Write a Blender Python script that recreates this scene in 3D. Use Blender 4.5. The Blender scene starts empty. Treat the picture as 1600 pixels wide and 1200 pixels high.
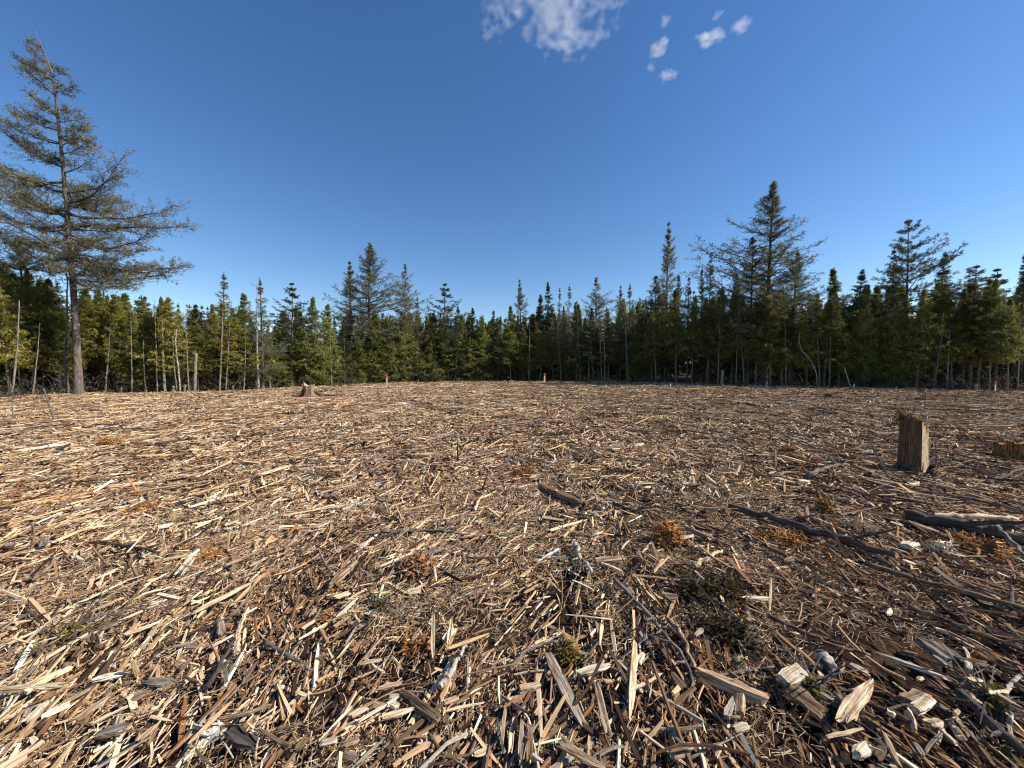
import bpy, math, random
import numpy as np
from mathutils import Vector, Matrix

# ------------------------------------------------------------------ camera, sky, sun, exposure
SC = bpy.context.scene
COL = SC.collection
FPX, CAM_H, PITCH = 581.0, 1.55, math.radians(2.46)     # focal length in photo pixels (1600 wide), eye height, downward tilt
cam_data = bpy.data.cameras.new('camera')
cam_data.sensor_width = 36.0
cam_data.lens = 36.0 * FPX / 1600.0
cam_data.clip_start, cam_data.clip_end = 0.05, 6000.0
cam = bpy.data.objects.new('camera', cam_data)
COL.objects.link(cam)
cam.location = (0, 0, CAM_H)
cam.rotation_euler = (math.pi / 2 - PITCH, 0, 0)
SC.camera = cam

SUN_AZ, SUN_EL = math.radians(95), math.radians(39)      # azimuth measured from +Y (view direction) towards +X
world = bpy.data.worlds.new('World')
SC.world = world
world.use_nodes = True
wn, wl = world.node_tree.nodes, world.node_tree.links
wn.clear()
w_out = wn.new('ShaderNodeOutputWorld')
w_bg = wn.new('ShaderNodeBackground')
w_sky = wn.new('ShaderNodeTexSky')
w_sky.sky_type = 'NISHITA'
w_sky.sun_disc = False
w_sky.sun_elevation, w_sky.sun_rotation = SUN_EL, SUN_AZ
w_sky.altitude = 300
w_sky.air_density, w_sky.dust_density, w_sky.ozone_density = 1.0, 0.12, 1.6
w_hsv = wn.new('ShaderNodeHueSaturation')
w_hsv.inputs['Saturation'].default_value = 1.26
w_hsv.inputs['Hue'].default_value = 0.506
wl.new(w_sky.outputs[0], w_hsv.inputs['Color'])
wl.new(w_hsv.outputs[0], w_bg.inputs['Color'])
w_bg.inputs['Strength'].default_value = 0.1
wl.new(w_bg.outputs[0], w_out.inputs['Surface'])

sun_data = bpy.data.lights.new('sun', 'SUN')
sun_data.energy, sun_data.angle, sun_data.color = 5.0, math.radians(0.53), (1.0, 0.925, 0.82)
sun = bpy.data.objects.new('sun', sun_data)
COL.objects.link(sun)
SUN_DIR = Vector((math.sin(SUN_AZ) * math.cos(SUN_EL), math.cos(SUN_AZ) * math.cos(SUN_EL), math.sin(SUN_EL)))
sun.rotation_euler = (-SUN_DIR).to_track_quat('-Z', 'Y').to_euler()

SC.view_settings.view_transform = 'Standard'
SC.view_settings.look = 'None'
SC.view_settings.exposure = 0.62
SC.view_settings.gamma = 1.0
SC.view_settings.use_curve_mapping = False
SC.render.engine = 'CYCLES'
SC.cycles.max_bounces, SC.cycles.diffuse_bounces, SC.cycles.glossy_bounces = 3, 2, 1
SC.cycles.transmission_bounces, SC.cycles.volume_bounces, SC.cycles.transparent_max_bounces = 3, 1, 8
SC.cycles.use_denoising = True
SC.cycles.denoiser = 'OPENIMAGEDENOISE'
SC.cycles.denoising_prefilter = 'ACCURATE'
SC.cycles.use_adaptive_sampling, SC.cycles.adaptive_threshold, SC.cycles.adaptive_min_samples = True, 0.02, 32
SC.cycles.volume_max_steps = 128
SC.cycles.filter_width = 1.2

# ------------------------------------------------------------------ helpers
rng = np.random.default_rng(7)
R = math.radians


def vnoise(x, y, seed=0):
    x = np.asarray(x, float); y = np.asarray(y, float)
    xi, yi = np.floor(x), np.floor(y)
    fx, fy = x - xi, y - yi
    fx = fx * fx * (3 - 2 * fx); fy = fy * fy * (3 - 2 * fy)

    def h(a, b):
        v = np.sin(a * 127.1 + b * 311.7 + seed * 74.7) * 43758.5453
        return v - np.floor(v)
    return (h(xi, yi) * (1 - fx) + h(xi + 1, yi) * fx) * (1 - fy) + (h(xi, yi + 1) * (1 - fx) + h(xi + 1, yi + 1) * fx) * fy


def terrain(x, y):
    """height of the cleared ground: low humps, hollows and machine ruts"""
    x = np.asarray(x, float); y = np.asarray(y, float)
    d = np.hypot(x, y)
    fade = np.clip((70 - d) / 30, 0, 1)
    z = (vnoise(x / 6.5, y / 6.5, 1) - .5) * .16 * np.clip((d - 1) / 8, 0.2, 1)
    z = z + (vnoise(x / 2.1, y / 2.6, 2) - .5) * .23
    z = z + (vnoise(x / .75, y / .9, 3) - .5) * .125
    z = z + (vnoise(x / .3, y / .3, 4) - .5) * .03
    return z * fade * np.clip(1.15 - d / 38, .35, 1) - .05 * np.clip((d - 8) / 10, 0, 1)


def th(x, y):
    return float(terrain(np.array([x]), np.array([y]))[0])


CP, SP = math.cos(PITCH), math.sin(PITCH)


def ray(px, py):
    a, b = (px - 800) / FPX, (600 - py) / FPX
    return Vector((a, CP + b * SP, -SP + b * CP))


def ground(px, py):
    """where the line of sight through a photo pixel meets the level ground"""
    d = ray(px, py)
    t = CAM_H / -d.z
    return Vector((d.x * t, d.y * t, 0))


def at(px, py, Y):
    d = ray(px, py)
    t = Y / d.y
    return Vector((d.x * t, Y, CAM_H + d.z * t))


def quad_mesh(name, V, Q, mats, midx=None, tint=None, smooth=False, grain=None):
    """fast all-quad mesh; tint = one colour per vertex"""
    V = np.asarray(V, np.float32).reshape(-1, 3); Q = np.asarray(Q, np.int32).reshape(-1, 4)
    me = bpy.data.meshes.new(name)
    me.vertices.add(len(V)); me.vertices.foreach_set('co', V.ravel())
    me.loops.add(Q.size); me.loops.foreach_set('vertex_index', Q.ravel())
    me.polygons.add(len(Q))
    me.polygons.foreach_set('loop_start', np.arange(0, Q.size, 4, dtype=np.int32))
    me.polygons.foreach_set('loop_total', np.full(len(Q), 4, np.int32))
    for m in mats:
        me.materials.append(m)
    if midx is not None:
        me.polygons.foreach_set('material_index', np.asarray(midx, np.int32))
    me.polygons.foreach_set('use_smooth', np.full(len(Q), bool(smooth)))
    if tint is not None:
        a = me.color_attributes.new('tint', 'FLOAT_COLOR', 'POINT')
        c = np.ones((len(V), 4), np.float32); c[:, :3] = tint
        a.data.foreach_set('color', c.ravel())
    if grain is not None:
        a = me.attributes.new('grain', 'FLOAT_VECTOR', 'POINT')
        a.data.foreach_set('vector', np.asarray(grain, np.float32).ravel())
    me.update(calc_edges=True)
    me.validate()
    return me


def link(name, data, parent=None, loc=None, rot=None):
    o = bpy.data.objects.new(name, data)
    COL.objects.link(o)
    if parent is not None:
        o.parent = parent
    if loc is not None:
        o.location = loc
    if rot is not None:
        o.rotation_euler = rot
    return o


def tag(o, label=None, cat=None, group=None, kind=None):
    if label: o['label'] = label
    if cat: o['category'] = cat
    if group: o['group'] = group
    if kind: o['kind'] = kind
    return o


def join(parts):
    """[(V, Q, matindex or array, tint or None)] -> V, Q, midx, tint"""
    Vs, Qs, Ms, Ts, n = [], [], [], [], 0
    for V, Q, m, t in parts:
        V = np.asarray(V, float).reshape(-1, 3); Q = np.asarray(Q, int).reshape(-1, 4)
        Vs.append(V); Qs.append(Q + n); n += len(V)
        Ms.append(np.full(len(Q), m) if np.isscalar(m) else m)
        Ts.append(np.ones((len(V), 3)) if t is None else np.broadcast_to(np.asarray(t, float), (len(V), 3)))
    return np.concatenate(Vs), np.concatenate(Qs), np.concatenate(Ms), np.concatenate(Ts)


def tubes(P, rad, k=5, caps=False, wob=0.0, g=rng):
    """P (N,n,3) polylines, rad (N,n) -> quads of N tubes"""
    P = np.asarray(P, float); rad = np.asarray(rad, float)
    N, n, _ = P.shape
    T = np.gradient(P, axis=1)
    T /= np.linalg.norm(T, axis=2, keepdims=True) + 1e-9
    up = np.zeros_like(T); up[..., 2] = 1
    par = np.abs(T[:, :1, 2]).mean(axis=1) > .85
    up[par] = (1, 0, 0)
    A = np.cross(T, up); A /= np.linalg.norm(A, axis=2, keepdims=True) + 1e-9
    B = np.cross(A, T)
    th_ = np.arange(k) * 2 * np.pi / k
    rr = rad[:, :, None] * (1 + wob * g.normal(size=(N, n, k)))
    V = P[:, :, None, :] + A[:, :, None, :] * (np.cos(th_)[None, None, :, None] * rr[..., None]) + B[:, :, None, :] * (np.sin(th_)[None, None, :, None] * rr[..., None])
    base = (np.arange(N) * n * k)[:, None, None]
    i = np.arange(n - 1)[None, :, None]; j = np.arange(k)[None, None, :]
    j2 = (j + 1) % k
    q = np.stack(np.broadcast_arrays(base + i * k + j, base + i * k + j2, base + (i + 1) * k + j2, base + (i + 1) * k + j), -1).reshape(-1, 4)
    V = V.reshape(-1, 3)
    if caps:                                            # fan of quads to the ring's centre
        qs = [q]; extra = []
        for e, ring in ((0, 0), (1, n - 1)):
            for a in range(N):
                ci = len(V) + len(extra)
                extra.append(P[a, ring])
                s = a * n * k + ring * k
                for j_ in range(0, k, 2):
                    w = [s + j_, s + (j_ + 1) % k, s + (j_ + 2) % k, ci]
                    qs.append(np.array([w if e else w[::-1]]))
        V = np.concatenate([V, np.array(extra)]); q = np.concatenate(qs)
    return V, q


def leaves(P, D, L, W, g=rng, nrm=None, fold=0.15):
    """rhombus leaves: P base, D unit direction, L length, W width"""
    n = len(P)
    if nrm is None:
        nrm = g.normal(size=(n, 3))
    S = np.cross(D, nrm); S /= np.linalg.norm(S, axis=1, keepdims=True) + 1e-9
    U = np.cross(S, D)
    L = np.broadcast_to(L, n)[:, None]; W = np.broadcast_to(W, n)[:, None]
    mid = P + D * L * .5
    V = np.stack([P, mid + S * W * .5 + U * L * fold * .3, P + D * L, mid - S * W * .5 + U * L * fold * .3], 1)
    return V.reshape(-1, 3), np.arange(4 * n).reshape(-1, 4)


# ------------------------------------------------------------------ materials
def mat(name, build, rough=.8, spec=.25):
    m = bpy.data.materials.new(name)
    m.use_nodes = True
    nt = m.node_tree
    b = nt.nodes['Principled BSDF']
    b.inputs['Roughness'].default_value = rough
    b.inputs['Specular IOR Level'].default_value = spec
    build(nt, b)
    return m


def N(nt, kind, **kw):
    n = nt.nodes.new(kind)
    for k, v in kw.items():
        if k in n.inputs:
            n.inputs[k].default_value = v
        else:
            setattr(n, k, v)
    return n


def ramp(nt, fac, stops):
    r = nt.nodes.new('ShaderNodeValToRGB')
    e = r.color_ramp.elements
    while len(e) < len(stops):
        e.new(.5)
    for el, (p, c) in zip(e, stops):
        el.position = p; el.color = (*c, 1)
    nt.links.new(fac, r.inputs[0])
    return r.outputs[0]


def mult(nt, a, b, fac=1.0, blend='MULTIPLY'):
    m = nt.nodes.new('ShaderNodeMix')
    m.data_type = 'RGBA'; m.blend_type = blend
    m.inputs['Factor'].default_value = fac
    for s, v in ((m.inputs['A'], a), (m.inputs['B'], b)):
        if isinstance(v, tuple): s.default_value = (*v, 1)
        else: nt.links.new(v, s)
    return m.outputs['Result']


def bump(nt, b, h, dist, strength=1.0):
    n = N(nt, 'ShaderNodeBump', Distance=dist, Strength=strength)
    nt.links.new(h, n.inputs['Height'])
    nt.links.new(n.outputs[0], b.inputs['Normal'])


def grain_coords(nt, scale):
    tc = nt.nodes.new('ShaderNodeTexCoord')
    mp = N(nt, 'ShaderNodeMapping')
    mp.inputs['Scale'].default_value = scale
    nt.links.new(tc.outputs['Object'], mp.inputs['Vector'])
    return mp.outputs[0]


def wood(name, dark, mid, light, grain=(5, 110, 110), rough=.85, spec=.08, bdist=.009, objvar=.25):
    """split wood: fibres along the object's X axis, dark cracks and stains"""
    def f(nt, b):
        v = grain_coords(nt, grain)
        n1 = N(nt, 'ShaderNodeTexNoise', Scale=1.0, Detail=5.0, Roughness=.65)
        nt.links.new(v, n1.inputs['Vector'])
        c = ramp(nt, n1.outputs[0], [(.34, tuple(v_ * .6 for v_ in dark)), (.42, dark), (.5, mid), (.66, light)])
        v2 = grain_coords(nt, (9, 14, 14))
        n2 = N(nt, 'ShaderNodeTexNoise', Scale=1.0, Detail=3.0)
        nt.links.new(v2, n2.inputs['Vector'])
        st = ramp(nt, n2.outputs[0], [(.34, (.55, .47, .4)), (.5, (1, 1, 1))])
        c = mult(nt, c, st, .8)
        oi = nt.nodes.new('ShaderNodeObjectInfo')
        ov = ramp(nt, oi.outputs['Random'], [(0, (1 - objvar,) * 3), (1, (1 + objvar * .5,) * 3)])
        c = mult(nt, c, ov)
        nt.links.new(c, b.inputs['Base Color'])
        bump(nt, b, n1.outputs[0], bdist)
    return mat(name, f, rough, spec)


def bark(name, dark, light, scale=(18, 18, 5), bdist=.02, spots=None):
    def f(nt, b):
        v = grain_coords(nt, scale)
        n1 = N(nt, 'ShaderNodeTexNoise', Scale=1.0, Detail=6.0, Roughness=.7)
        nt.links.new(v, n1.inputs['Vector'])
        c = ramp(nt, n1.outputs[0], [(.35, dark), (.65, light)])
        if spots:
            v2 = grain_coords(nt, (30, 12, 12))
            n2 = N(nt, 'ShaderNodeTexNoise', Scale=1.0, Detail=2.0)
            nt.links.new(v2, n2.inputs['Vector'])
            c2 = ramp(nt, n2.outputs[0], [(.53, (0, 0, 0)), (.6, (1, 1, 1))])
            mm = nt.nodes.new('ShaderNodeMix'); mm.data_type = 'RGBA'
            nt.links.new(c2, mm.inputs['Factor']); nt.links.new(c, mm.inputs['A'])
            mm.inputs['B'].default_value = (*spots, 1)
            c = mm.outputs['Result']
        nt.links.new(c, b.inputs['Base Color'])
        bump(nt, b, n1.outputs[0], bdist)
    return mat(name, f, .9, .15)


def tinted(name, var=.3, rough=.78, spec=.2, trans=0.0, scale=40, grain=False):
    """colour of each chip or leaf is stored on the mesh; fine grain on top"""
    def f(nt, b):
        at_ = N(nt, 'ShaderNodeVertexColor', layer_name='tint')
        v = N(nt, 'ShaderNodeAttribute', attribute_name='grain').outputs['Vector'] if grain else grain_coords(nt, (scale,) * 3)
        n1 = N(nt, 'ShaderNodeTexNoise', Scale=1.0, Detail=4.0, Roughness=.7)
        nt.links.new(v, n1.inputs['Vector'])
        k = ramp(nt, n1.outputs[0], [(.3, (1 - var * 1.4,) * 3), (.7, (1 + var * .6,) * 3)])
        c = mult(nt, at_.outputs[0], k)
        oi = nt.nodes.new('ShaderNodeObjectInfo')
        c = mult(nt, c, ramp(nt, oi.outputs['Random'], [(0, (.8, .82, .84)), (1, (1.12, 1.1, 1.05))]))
        nt.links.new(c, b.inputs['Base Color'])
        if trans:
            tr = nt.nodes.new('ShaderNodeBsdfTranslucent')
            nt.links.new(c, tr.inputs['Color'])
            mx = N(nt, 'ShaderNodeMixShader')
            mx.inputs[0].default_value = trans
            nt.links.new(b.outputs[0], mx.inputs[1]); nt.links.new(tr.outputs[0], mx.inputs[2])
            nt.links.new(mx.outputs[0], nt.nodes['Material Output'].inputs['Surface'])
    return mat(name, f, rough, spec)


M = {
    'chips': tinted('shredded_wood', .42, rough=.85, spec=.06, grain=True),
    'needles': tinted('needles', .3, .7, .15, trans=.4, scale=2.0),
    'fresh': wood('fresh_split_wood', (.44, .30, .17), (.68, .53, .345), (.84, .72, .52)),
    'white': wood('bleached_wood', (.50, .39, .26), (.74, .63, .46), (.88, .80, .64)),
    'tan': wood('tan_wood', (.22, .135, .08), (.40, .28, .175), (.56, .42, .285)),
    'brown': wood('brown_wood', (.09, .055, .035), (.19, .125, .08), (.32, .23, .15)),
    'grey': wood('weathered_wood', (.11, .085, .065), (.25, .205, .16), (.40, .34, .27)),
    'orange': wood('rotten_orange_wood', (.16, .06, .02), (.36, .15, .045), (.52, .26, .09), grain=(25, 60, 60)),
    'bark': bark('dark_bark', (.025, .02, .018), (.13, .105, .09), (4, 30, 30), .008),
    'barkgrey': bark('grey_bark', (.055, .044, .036), (.25, .21, .175), (5, 35, 35), .005),
    'birch': bark('birch_bark', (.22, .19, .155), (.54, .49, .42), (8, 20, 20), .003, spots=(.06, .05, .045)),
    'trunk': bark('conifer_bark', (.055, .043, .035), (.23, .185, .15), (14, 14, 4), .03),
    'paletrunk': bark('pale_sapling_bark', (.10, .085, .065), (.33, .285, .225), (16, 16, 4), .01),
    'stumpbark': bark('stump_bark', (.018, .012, .008), (.19, .12, .075), (45, 45, 3.5), .02),
    'twig': bark('twig_bark', (.05, .042, .036), (.16, .135, .11), (10, 10, 10), .004),
}


def upright_wood(name, dark, mid, light):
    return wood(name, dark, mid, light, grain=(70, 70, 4), bdist=.006)


M['splitface'] = upright_wood('stump_split_face', (.36, .26, .155), (.60, .465, .30), (.74, .61, .43))
M['oldstump'] = upright_wood('old_stump_wood', (.16, .10, .06), (.33, .23, .14), (.47, .35, .22))
M['fibre'] = tinted('torn_fibre', .3, scale=60)
M['rotcut'] = upright_wood('stump_rotten_wood', (.08, .04, .015), (.27, .145, .05), (.44, .27, .10))


def flat_mat(name, col, rough=.6):
    def f(nt, b):
        v = grain_coords(nt, (40, 40, 12))
        n1 = N(nt, 'ShaderNodeTexNoise', Scale=1.0, Detail=4.0)
        nt.links.new(v, n1.inputs['Vector'])
        nt.links.new(mult(nt, col, ramp(nt, n1.outputs[0], [(.3, (.7,) * 3), (.7, (1.1,) * 3)])), b.inputs['Base Color'])
    return mat(name, f, rough)


M['stake_wood'] = flat_mat('stake_wood', (.66, .48, .30))
M['stake_paint'] = flat_mat('stake_orange_paint', (.50, .10, .04))
M['stake_brown'] = flat_mat('stake_old_wood', (.22, .15, .11))


def ground_mat():
    def f(nt, b):
        tc = nt.nodes.new('ShaderNodeTexCoord')
        n1 = N(nt, 'ShaderNodeTexNoise', Scale=22.0, Detail=8.0, Roughness=.75)
        nt.links.new(tc.outputs['Object'], n1.inputs['Vector'])
        c = ramp(nt, n1.outputs[0], [(.3, (.014, .009, .007)), (.47, (.05, .03, .021)), (.62, (.13, .083, .055)), (.8, (.30, .21, .135))])
        n2 = N(nt, 'ShaderNodeTexNoise', Scale=.9, Detail=4.0)
        nt.links.new(tc.outputs['Object'], n2.inputs['Vector'])
        c = mult(nt, c, ramp(nt, n2.outputs[0], [(.35, (.55, .5, .5)), (.65, (1.1, 1, .9))]))
        nt.links.new(c, b.inputs['Base Color'])
        bump(nt, b, n1.outputs[0], .05)
    return mat('mulched_ground', f, .95, .1)


M['ground'] = ground_mat()

# ------------------------------------------------------------------ ground sheet
def sheet():
    nx, ny = 261, 350
    u = np.linspace(-1, 1, nx)
    xs = np.sinh(u * 7.2) / np.sinh(7.2) * 700
    v = np.linspace(0, 1, ny)
    ys = np.concatenate([np.linspace(-300, -10, 20), np.linspace(-9, .8, 40), 1 + (np.sinh(np.linspace(0, 1, ny - 60) * 6.5) / np.sinh(6.5)) * 900])
    X, Y = np.meshgrid(xs, ys)
    Z = terrain(X, Y)
    V = np.stack([X, Y, Z], -1).reshape(-1, 3)
    i, j = np.meshgrid(np.arange(ny - 1), np.arange(nx - 1), indexing='ij')
    a = (i * nx + j).ravel()
    Q = np.stack([a, a + 1, a + nx + 1, a + nx], 1)
    return quad_mesh('ground', V, Q, [M['ground']], smooth=True)


g_obj = tag(link('ground', sheet()), 'brown forest clearing floor of soil under wood mulch', None, kind='structure')

# ------------------------------------------------------------------ shredded wood (mulch): uncountable, real chips
PAL = np.array([(.77, .58, .375), (.57, .39, .225), (.37, .232, .135), (.22, .135, .082), (.06, .034, .025), (.25, .135, .075), (.37, .175, .07), (.33, .275, .225), (.80, .69, .53), (.15, .12, .05)])
WTS = np.array([.215, .24, .175, .12, .135, .07, .024, .025, .045, .005])


def bare(x, y):
    """0..1: how thin the mulch lies (dark soil shows through)"""
    return np.clip((vnoise(x / .55, y / .7, 61) * .65 + vnoise(x / .22, y / .25, 62) * .35 - .56) * 7, 0, 1)


def chip_cols(x, y, g, far=0.0):
    n = len(x)
    w = np.tile(WTS, (n, 1))
    dk = vnoise(x / 1.3, y / 1.3, 21); og = vnoise(x / .8, y / .8, 22); pl = vnoise(x / 2.6, y / 2.6, 23); gr = vnoise(x / 1.1, y / 1.1, 24)
    w[:, 3:5] *= (1 + 3.0 * np.clip(dk - .58, 0, 1) * 4)[:, None]
    w[:, 5:7] *= (1 + 16 * np.clip(og - .60, 0, 1) * 4)[:, None]
    w[:, 0:2] *= (.5 + 1.1 * pl)[:, None]
    w[:, 9] *= 1 + 40 * np.clip(gr - .78, 0, 1) * 4
    right = np.clip((np.arctan2(x, y) - .2) / .6, 0, 1)               # backlit right shaded through chip colour: more dark bark tones, fewer pale ones
    left = np.clip((.1 - np.arctan2(x, y)) / .8, 0, 1)  # front-lit left brightened through chip colour: more pale tones
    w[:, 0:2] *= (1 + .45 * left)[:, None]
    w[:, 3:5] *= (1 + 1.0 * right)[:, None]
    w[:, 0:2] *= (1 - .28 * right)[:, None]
    w /= w.sum(1, keepdims=True)
    idx = (g.random((n, 1)) > np.cumsum(w, 1)).sum(1).clip(0, len(PAL) - 1)
    c = PAL[idx] * g.lognormal(0, .2, (n, 1)) * (1 + g.normal(0, .025, (n, 3)))
    return c.clip(.01, .85), idx


def chip_geo(P, yaw, pitch, roll, L, W, T, bend, tap, ns, g):
    """vectorised splinters: ns rings of 4 points, tapered ragged ends, bent along the length -> V, Q"""
    n = len(P)
    s = np.linspace(-.5, .5, ns)[None, :] * np.ones((n, 1))
    prof = np.ones((n, ns)); prof[:, 0] = tap[:, 0]; prof[:, -1] = tap[:, 1]
    cy = np.array([-.5, .5, .5, -.5]); cz = np.array([-.5, -.5, .5, .5])
    lx = s[:, :, None] * L[:, None, None] + g.normal(0, .07, (n, ns, 4)) * np.minimum(L * .5, W * 2)[:, None, None]
    ly = cy * W[:, None, None] * prof[:, :, None] * (1 + g.normal(0, .12, (n, ns, 4))) + (bend * L)[:, None, None] * (4 * s[:, :, None] ** 2)
    lz = cz * T[:, None, None] * (prof[:, :, None] * .6 + .4) * (1 + g.normal(0, .15, (n, ns, 4))) + (bend * L * .3)[:, None, None] * s[:, :, None]
    sd = g.random((n, 1, 1)) * 90
    GR = np.stack([lx * 14 + sd, (ly + cz * 0) * 260 + sd, lz * 260], -1).reshape(-1, 3)
    cr, sr = np.cos(roll)[:, None, None], np.sin(roll)[:, None, None]
    ly, lz = ly * cr - lz * sr, ly * sr + lz * cr
    cp, sp = np.cos(pitch)[:, None, None], np.sin(pitch)[:, None, None]
    lx, lz = lx * cp - lz * sp, lx * sp + lz * cp
    c, s_ = np.cos(yaw)[:, None, None], np.sin(yaw)[:, None, None]
    wx, wy = lx * c - ly * s_, lx * s_ + ly * c
    V = np.stack([wx, wy, lz], -1) + P[:, None, None, :]
    base = (np.arange(n) * ns * 4)[:, None]
    q = []
    for i in range(ns - 1):
        for j in range(4):
            j2 = (j + 1) % 4
            q.append(np.stack([base[:, 0] + i * 4 + j, base[:, 0] + i * 4 + j2, base[:, 0] + (i + 1) * 4 + j2, base[:, 0] + (i + 1) * 4 + j], 1))
    e = (ns - 1) * 4
    q.append(np.stack([base[:, 0] + k for k in (3, 2, 1, 0)], 1))
    q.append(np.stack([base[:, 0] + e + k for k in (0, 1, 2, 3)], 1))
    return V.reshape(-1, 3), np.concatenate(q), GR


def yaw_field(x, y, n, g, spread=.42):
    base = np.pi / 2 + (vnoise(x / 1.7, y / 1.7, 31) - .5) * 2.0
    yaw = base + g.normal(0, spread, n)
    rnd = g.random(n) < .24
    yaw[rnd] = g.random(rnd.sum()) * 2 * np.pi
    return yaw


def near_mulch(n_long, n_short, n_twig, g):
    parts, grs = [], []
    for n, ns, kind in ((n_short, 2, 'short'), (n_long, 3, 'long'), (n_twig, 5, 'twig')):
        a, r0, r1 = -.75, 1.1, 12.0                                     # more pieces per square metre near the viewer
        u = g.random(n)
        p = 2 + a - .45
        r = (r0 ** p + u * (r1 ** p - r0 ** p)) ** (1 / p)
        th_ = g.uniform(-1.16, 1.16, n)
        x, y = r * np.sin(th_), r * np.cos(th_)
        ok = g.random(n) > bare(x, y) * .8
        r, x, y = r[ok], x[ok], y[ok]; n = len(x)
        grow = .75 + .09 * r
        if kind == 'short':
            L = np.clip(g.lognormal(np.log(.034), .45, n), .012, .1) * grow
            W = np.clip(L * g.uniform(.08, .32, n), .003, .02 * grow); T = W * g.uniform(.25, .7, n)
            bend = g.normal(0, .05, n); pit = g.normal(0, .3, n)
        elif kind == 'long':
            L = np.clip(g.lognormal(np.log(.092), .6, n), .03, .45) * grow
            W = np.clip(L * g.uniform(.03, .115, n), .003, .021 * grow); T = W * g.uniform(.3, .8, n)
            bend = g.normal(0, .04, n) * (L < .2); pit = g.normal(0, .15, n)
        else:
            L = np.clip(g.lognormal(np.log(.22), .5, n), .08, .8) * grow
            W = np.clip(L * .02, .003, .009) * g.uniform(.7, 1.5, n); T = W
            bend = g.normal(0, .11, n); pit = g.normal(0, .13, n)
        up = g.random(n) < .03
        pit[up] = g.normal(0, .6, up.sum())
        pile = .036 + .045 * vnoise(x / .4, y / .4, 41)
        z = terrain(x, y) + g.random(n) * pile + np.abs(np.sin(pit)) * L * .22
        yaw = yaw_field(x, y, n, g)
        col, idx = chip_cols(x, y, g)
        if kind == 'long':
            sw = (idx == 6) & (g.random(n) < .75); col[sw] = PAL[1] * g.lognormal(0, .2, (sw.sum(), 1))
        if kind == 'twig':
            col = PAL[g.choice([2, 3, 3, 4, 7, 5], n)] * g.lognormal(0, .25, (n, 1))
        tap = g.uniform(.15, 1, (n, 2))
        V, Q, GR = chip_geo(np.stack([x, y, z], 1), yaw, pit, g.uniform(0, 6.28, n) if kind == 'twig' else g.normal(0, .5, n), L, W, T, bend, tap, ns, g)
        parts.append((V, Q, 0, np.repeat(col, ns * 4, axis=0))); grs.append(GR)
    V, Q, m, t = join(parts)
    return quad_mesh('mulch', V, Q, [M['chips']], tint=t, grain=np.concatenate(grs))


near = link('wood_mulch', near_mulch(47000, 46000, 6500, np.random.default_rng(11)))
tag(near, 'loose bed of shredded tan and brown wood mulch covering the near clearing', 'mulch', kind='stuff')


def patch_mesh(i, g):
    n = 420
    r = np.sqrt(g.random(n)) * .75; a = g.random(n) * 6.283
    x, y = r * np.cos(a), r * np.sin(a)
    L = np.clip(g.lognormal(np.log(.10), .6, n), .035, .5); W = np.clip(L * g.uniform(.09, .35, n), .008, .04); T = W * g.uniform(.3, .8, n)
    pit = g.normal(0, .13, n); up = g.random(n) < .025; pit[up] = g.normal(0, .6, up.sum())
    L[:7] = g.uniform(.4, 1.0, 7); W[:7] = g.uniform(.012, .035, 7); T[:7] = W[:7] * .8; pit[:7] = g.normal(0, .05, 7)
    z = g.random(n) * .06 * (1 - (r / .75) ** 2 * .6) + np.abs(np.sin(pit)) * L * .3
    z[:7] = g.uniform(.04, .075, 7)
    yaw = np.pi / 2 + g.normal(0, .65, n)
    w = WTS.copy(); w[[6, 9]] *= [(.5), (1)][0]
    if i % 4 == 3: w[[5, 6]] *= 5
    if i % 4 == 2: w[[3, 4]] *= 1.8
    col = PAL[g.choice(len(PAL), n, p=w / w.sum())] * g.lognormal(0, .2, (n, 1))
    V, Q, GR = chip_geo(np.stack([x, y, z], 1), yaw, pit, g.normal(0, .5, n), L, W, T, g.normal(0, .07, n), g.uniform(.2, 1, (n, 2)), 2, g)
    return quad_mesh('mulch_patch', V, Q, [M['chips']], tint=np.repeat(col, 8, axis=0).clip(.01, .85), grain=GR)


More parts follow.
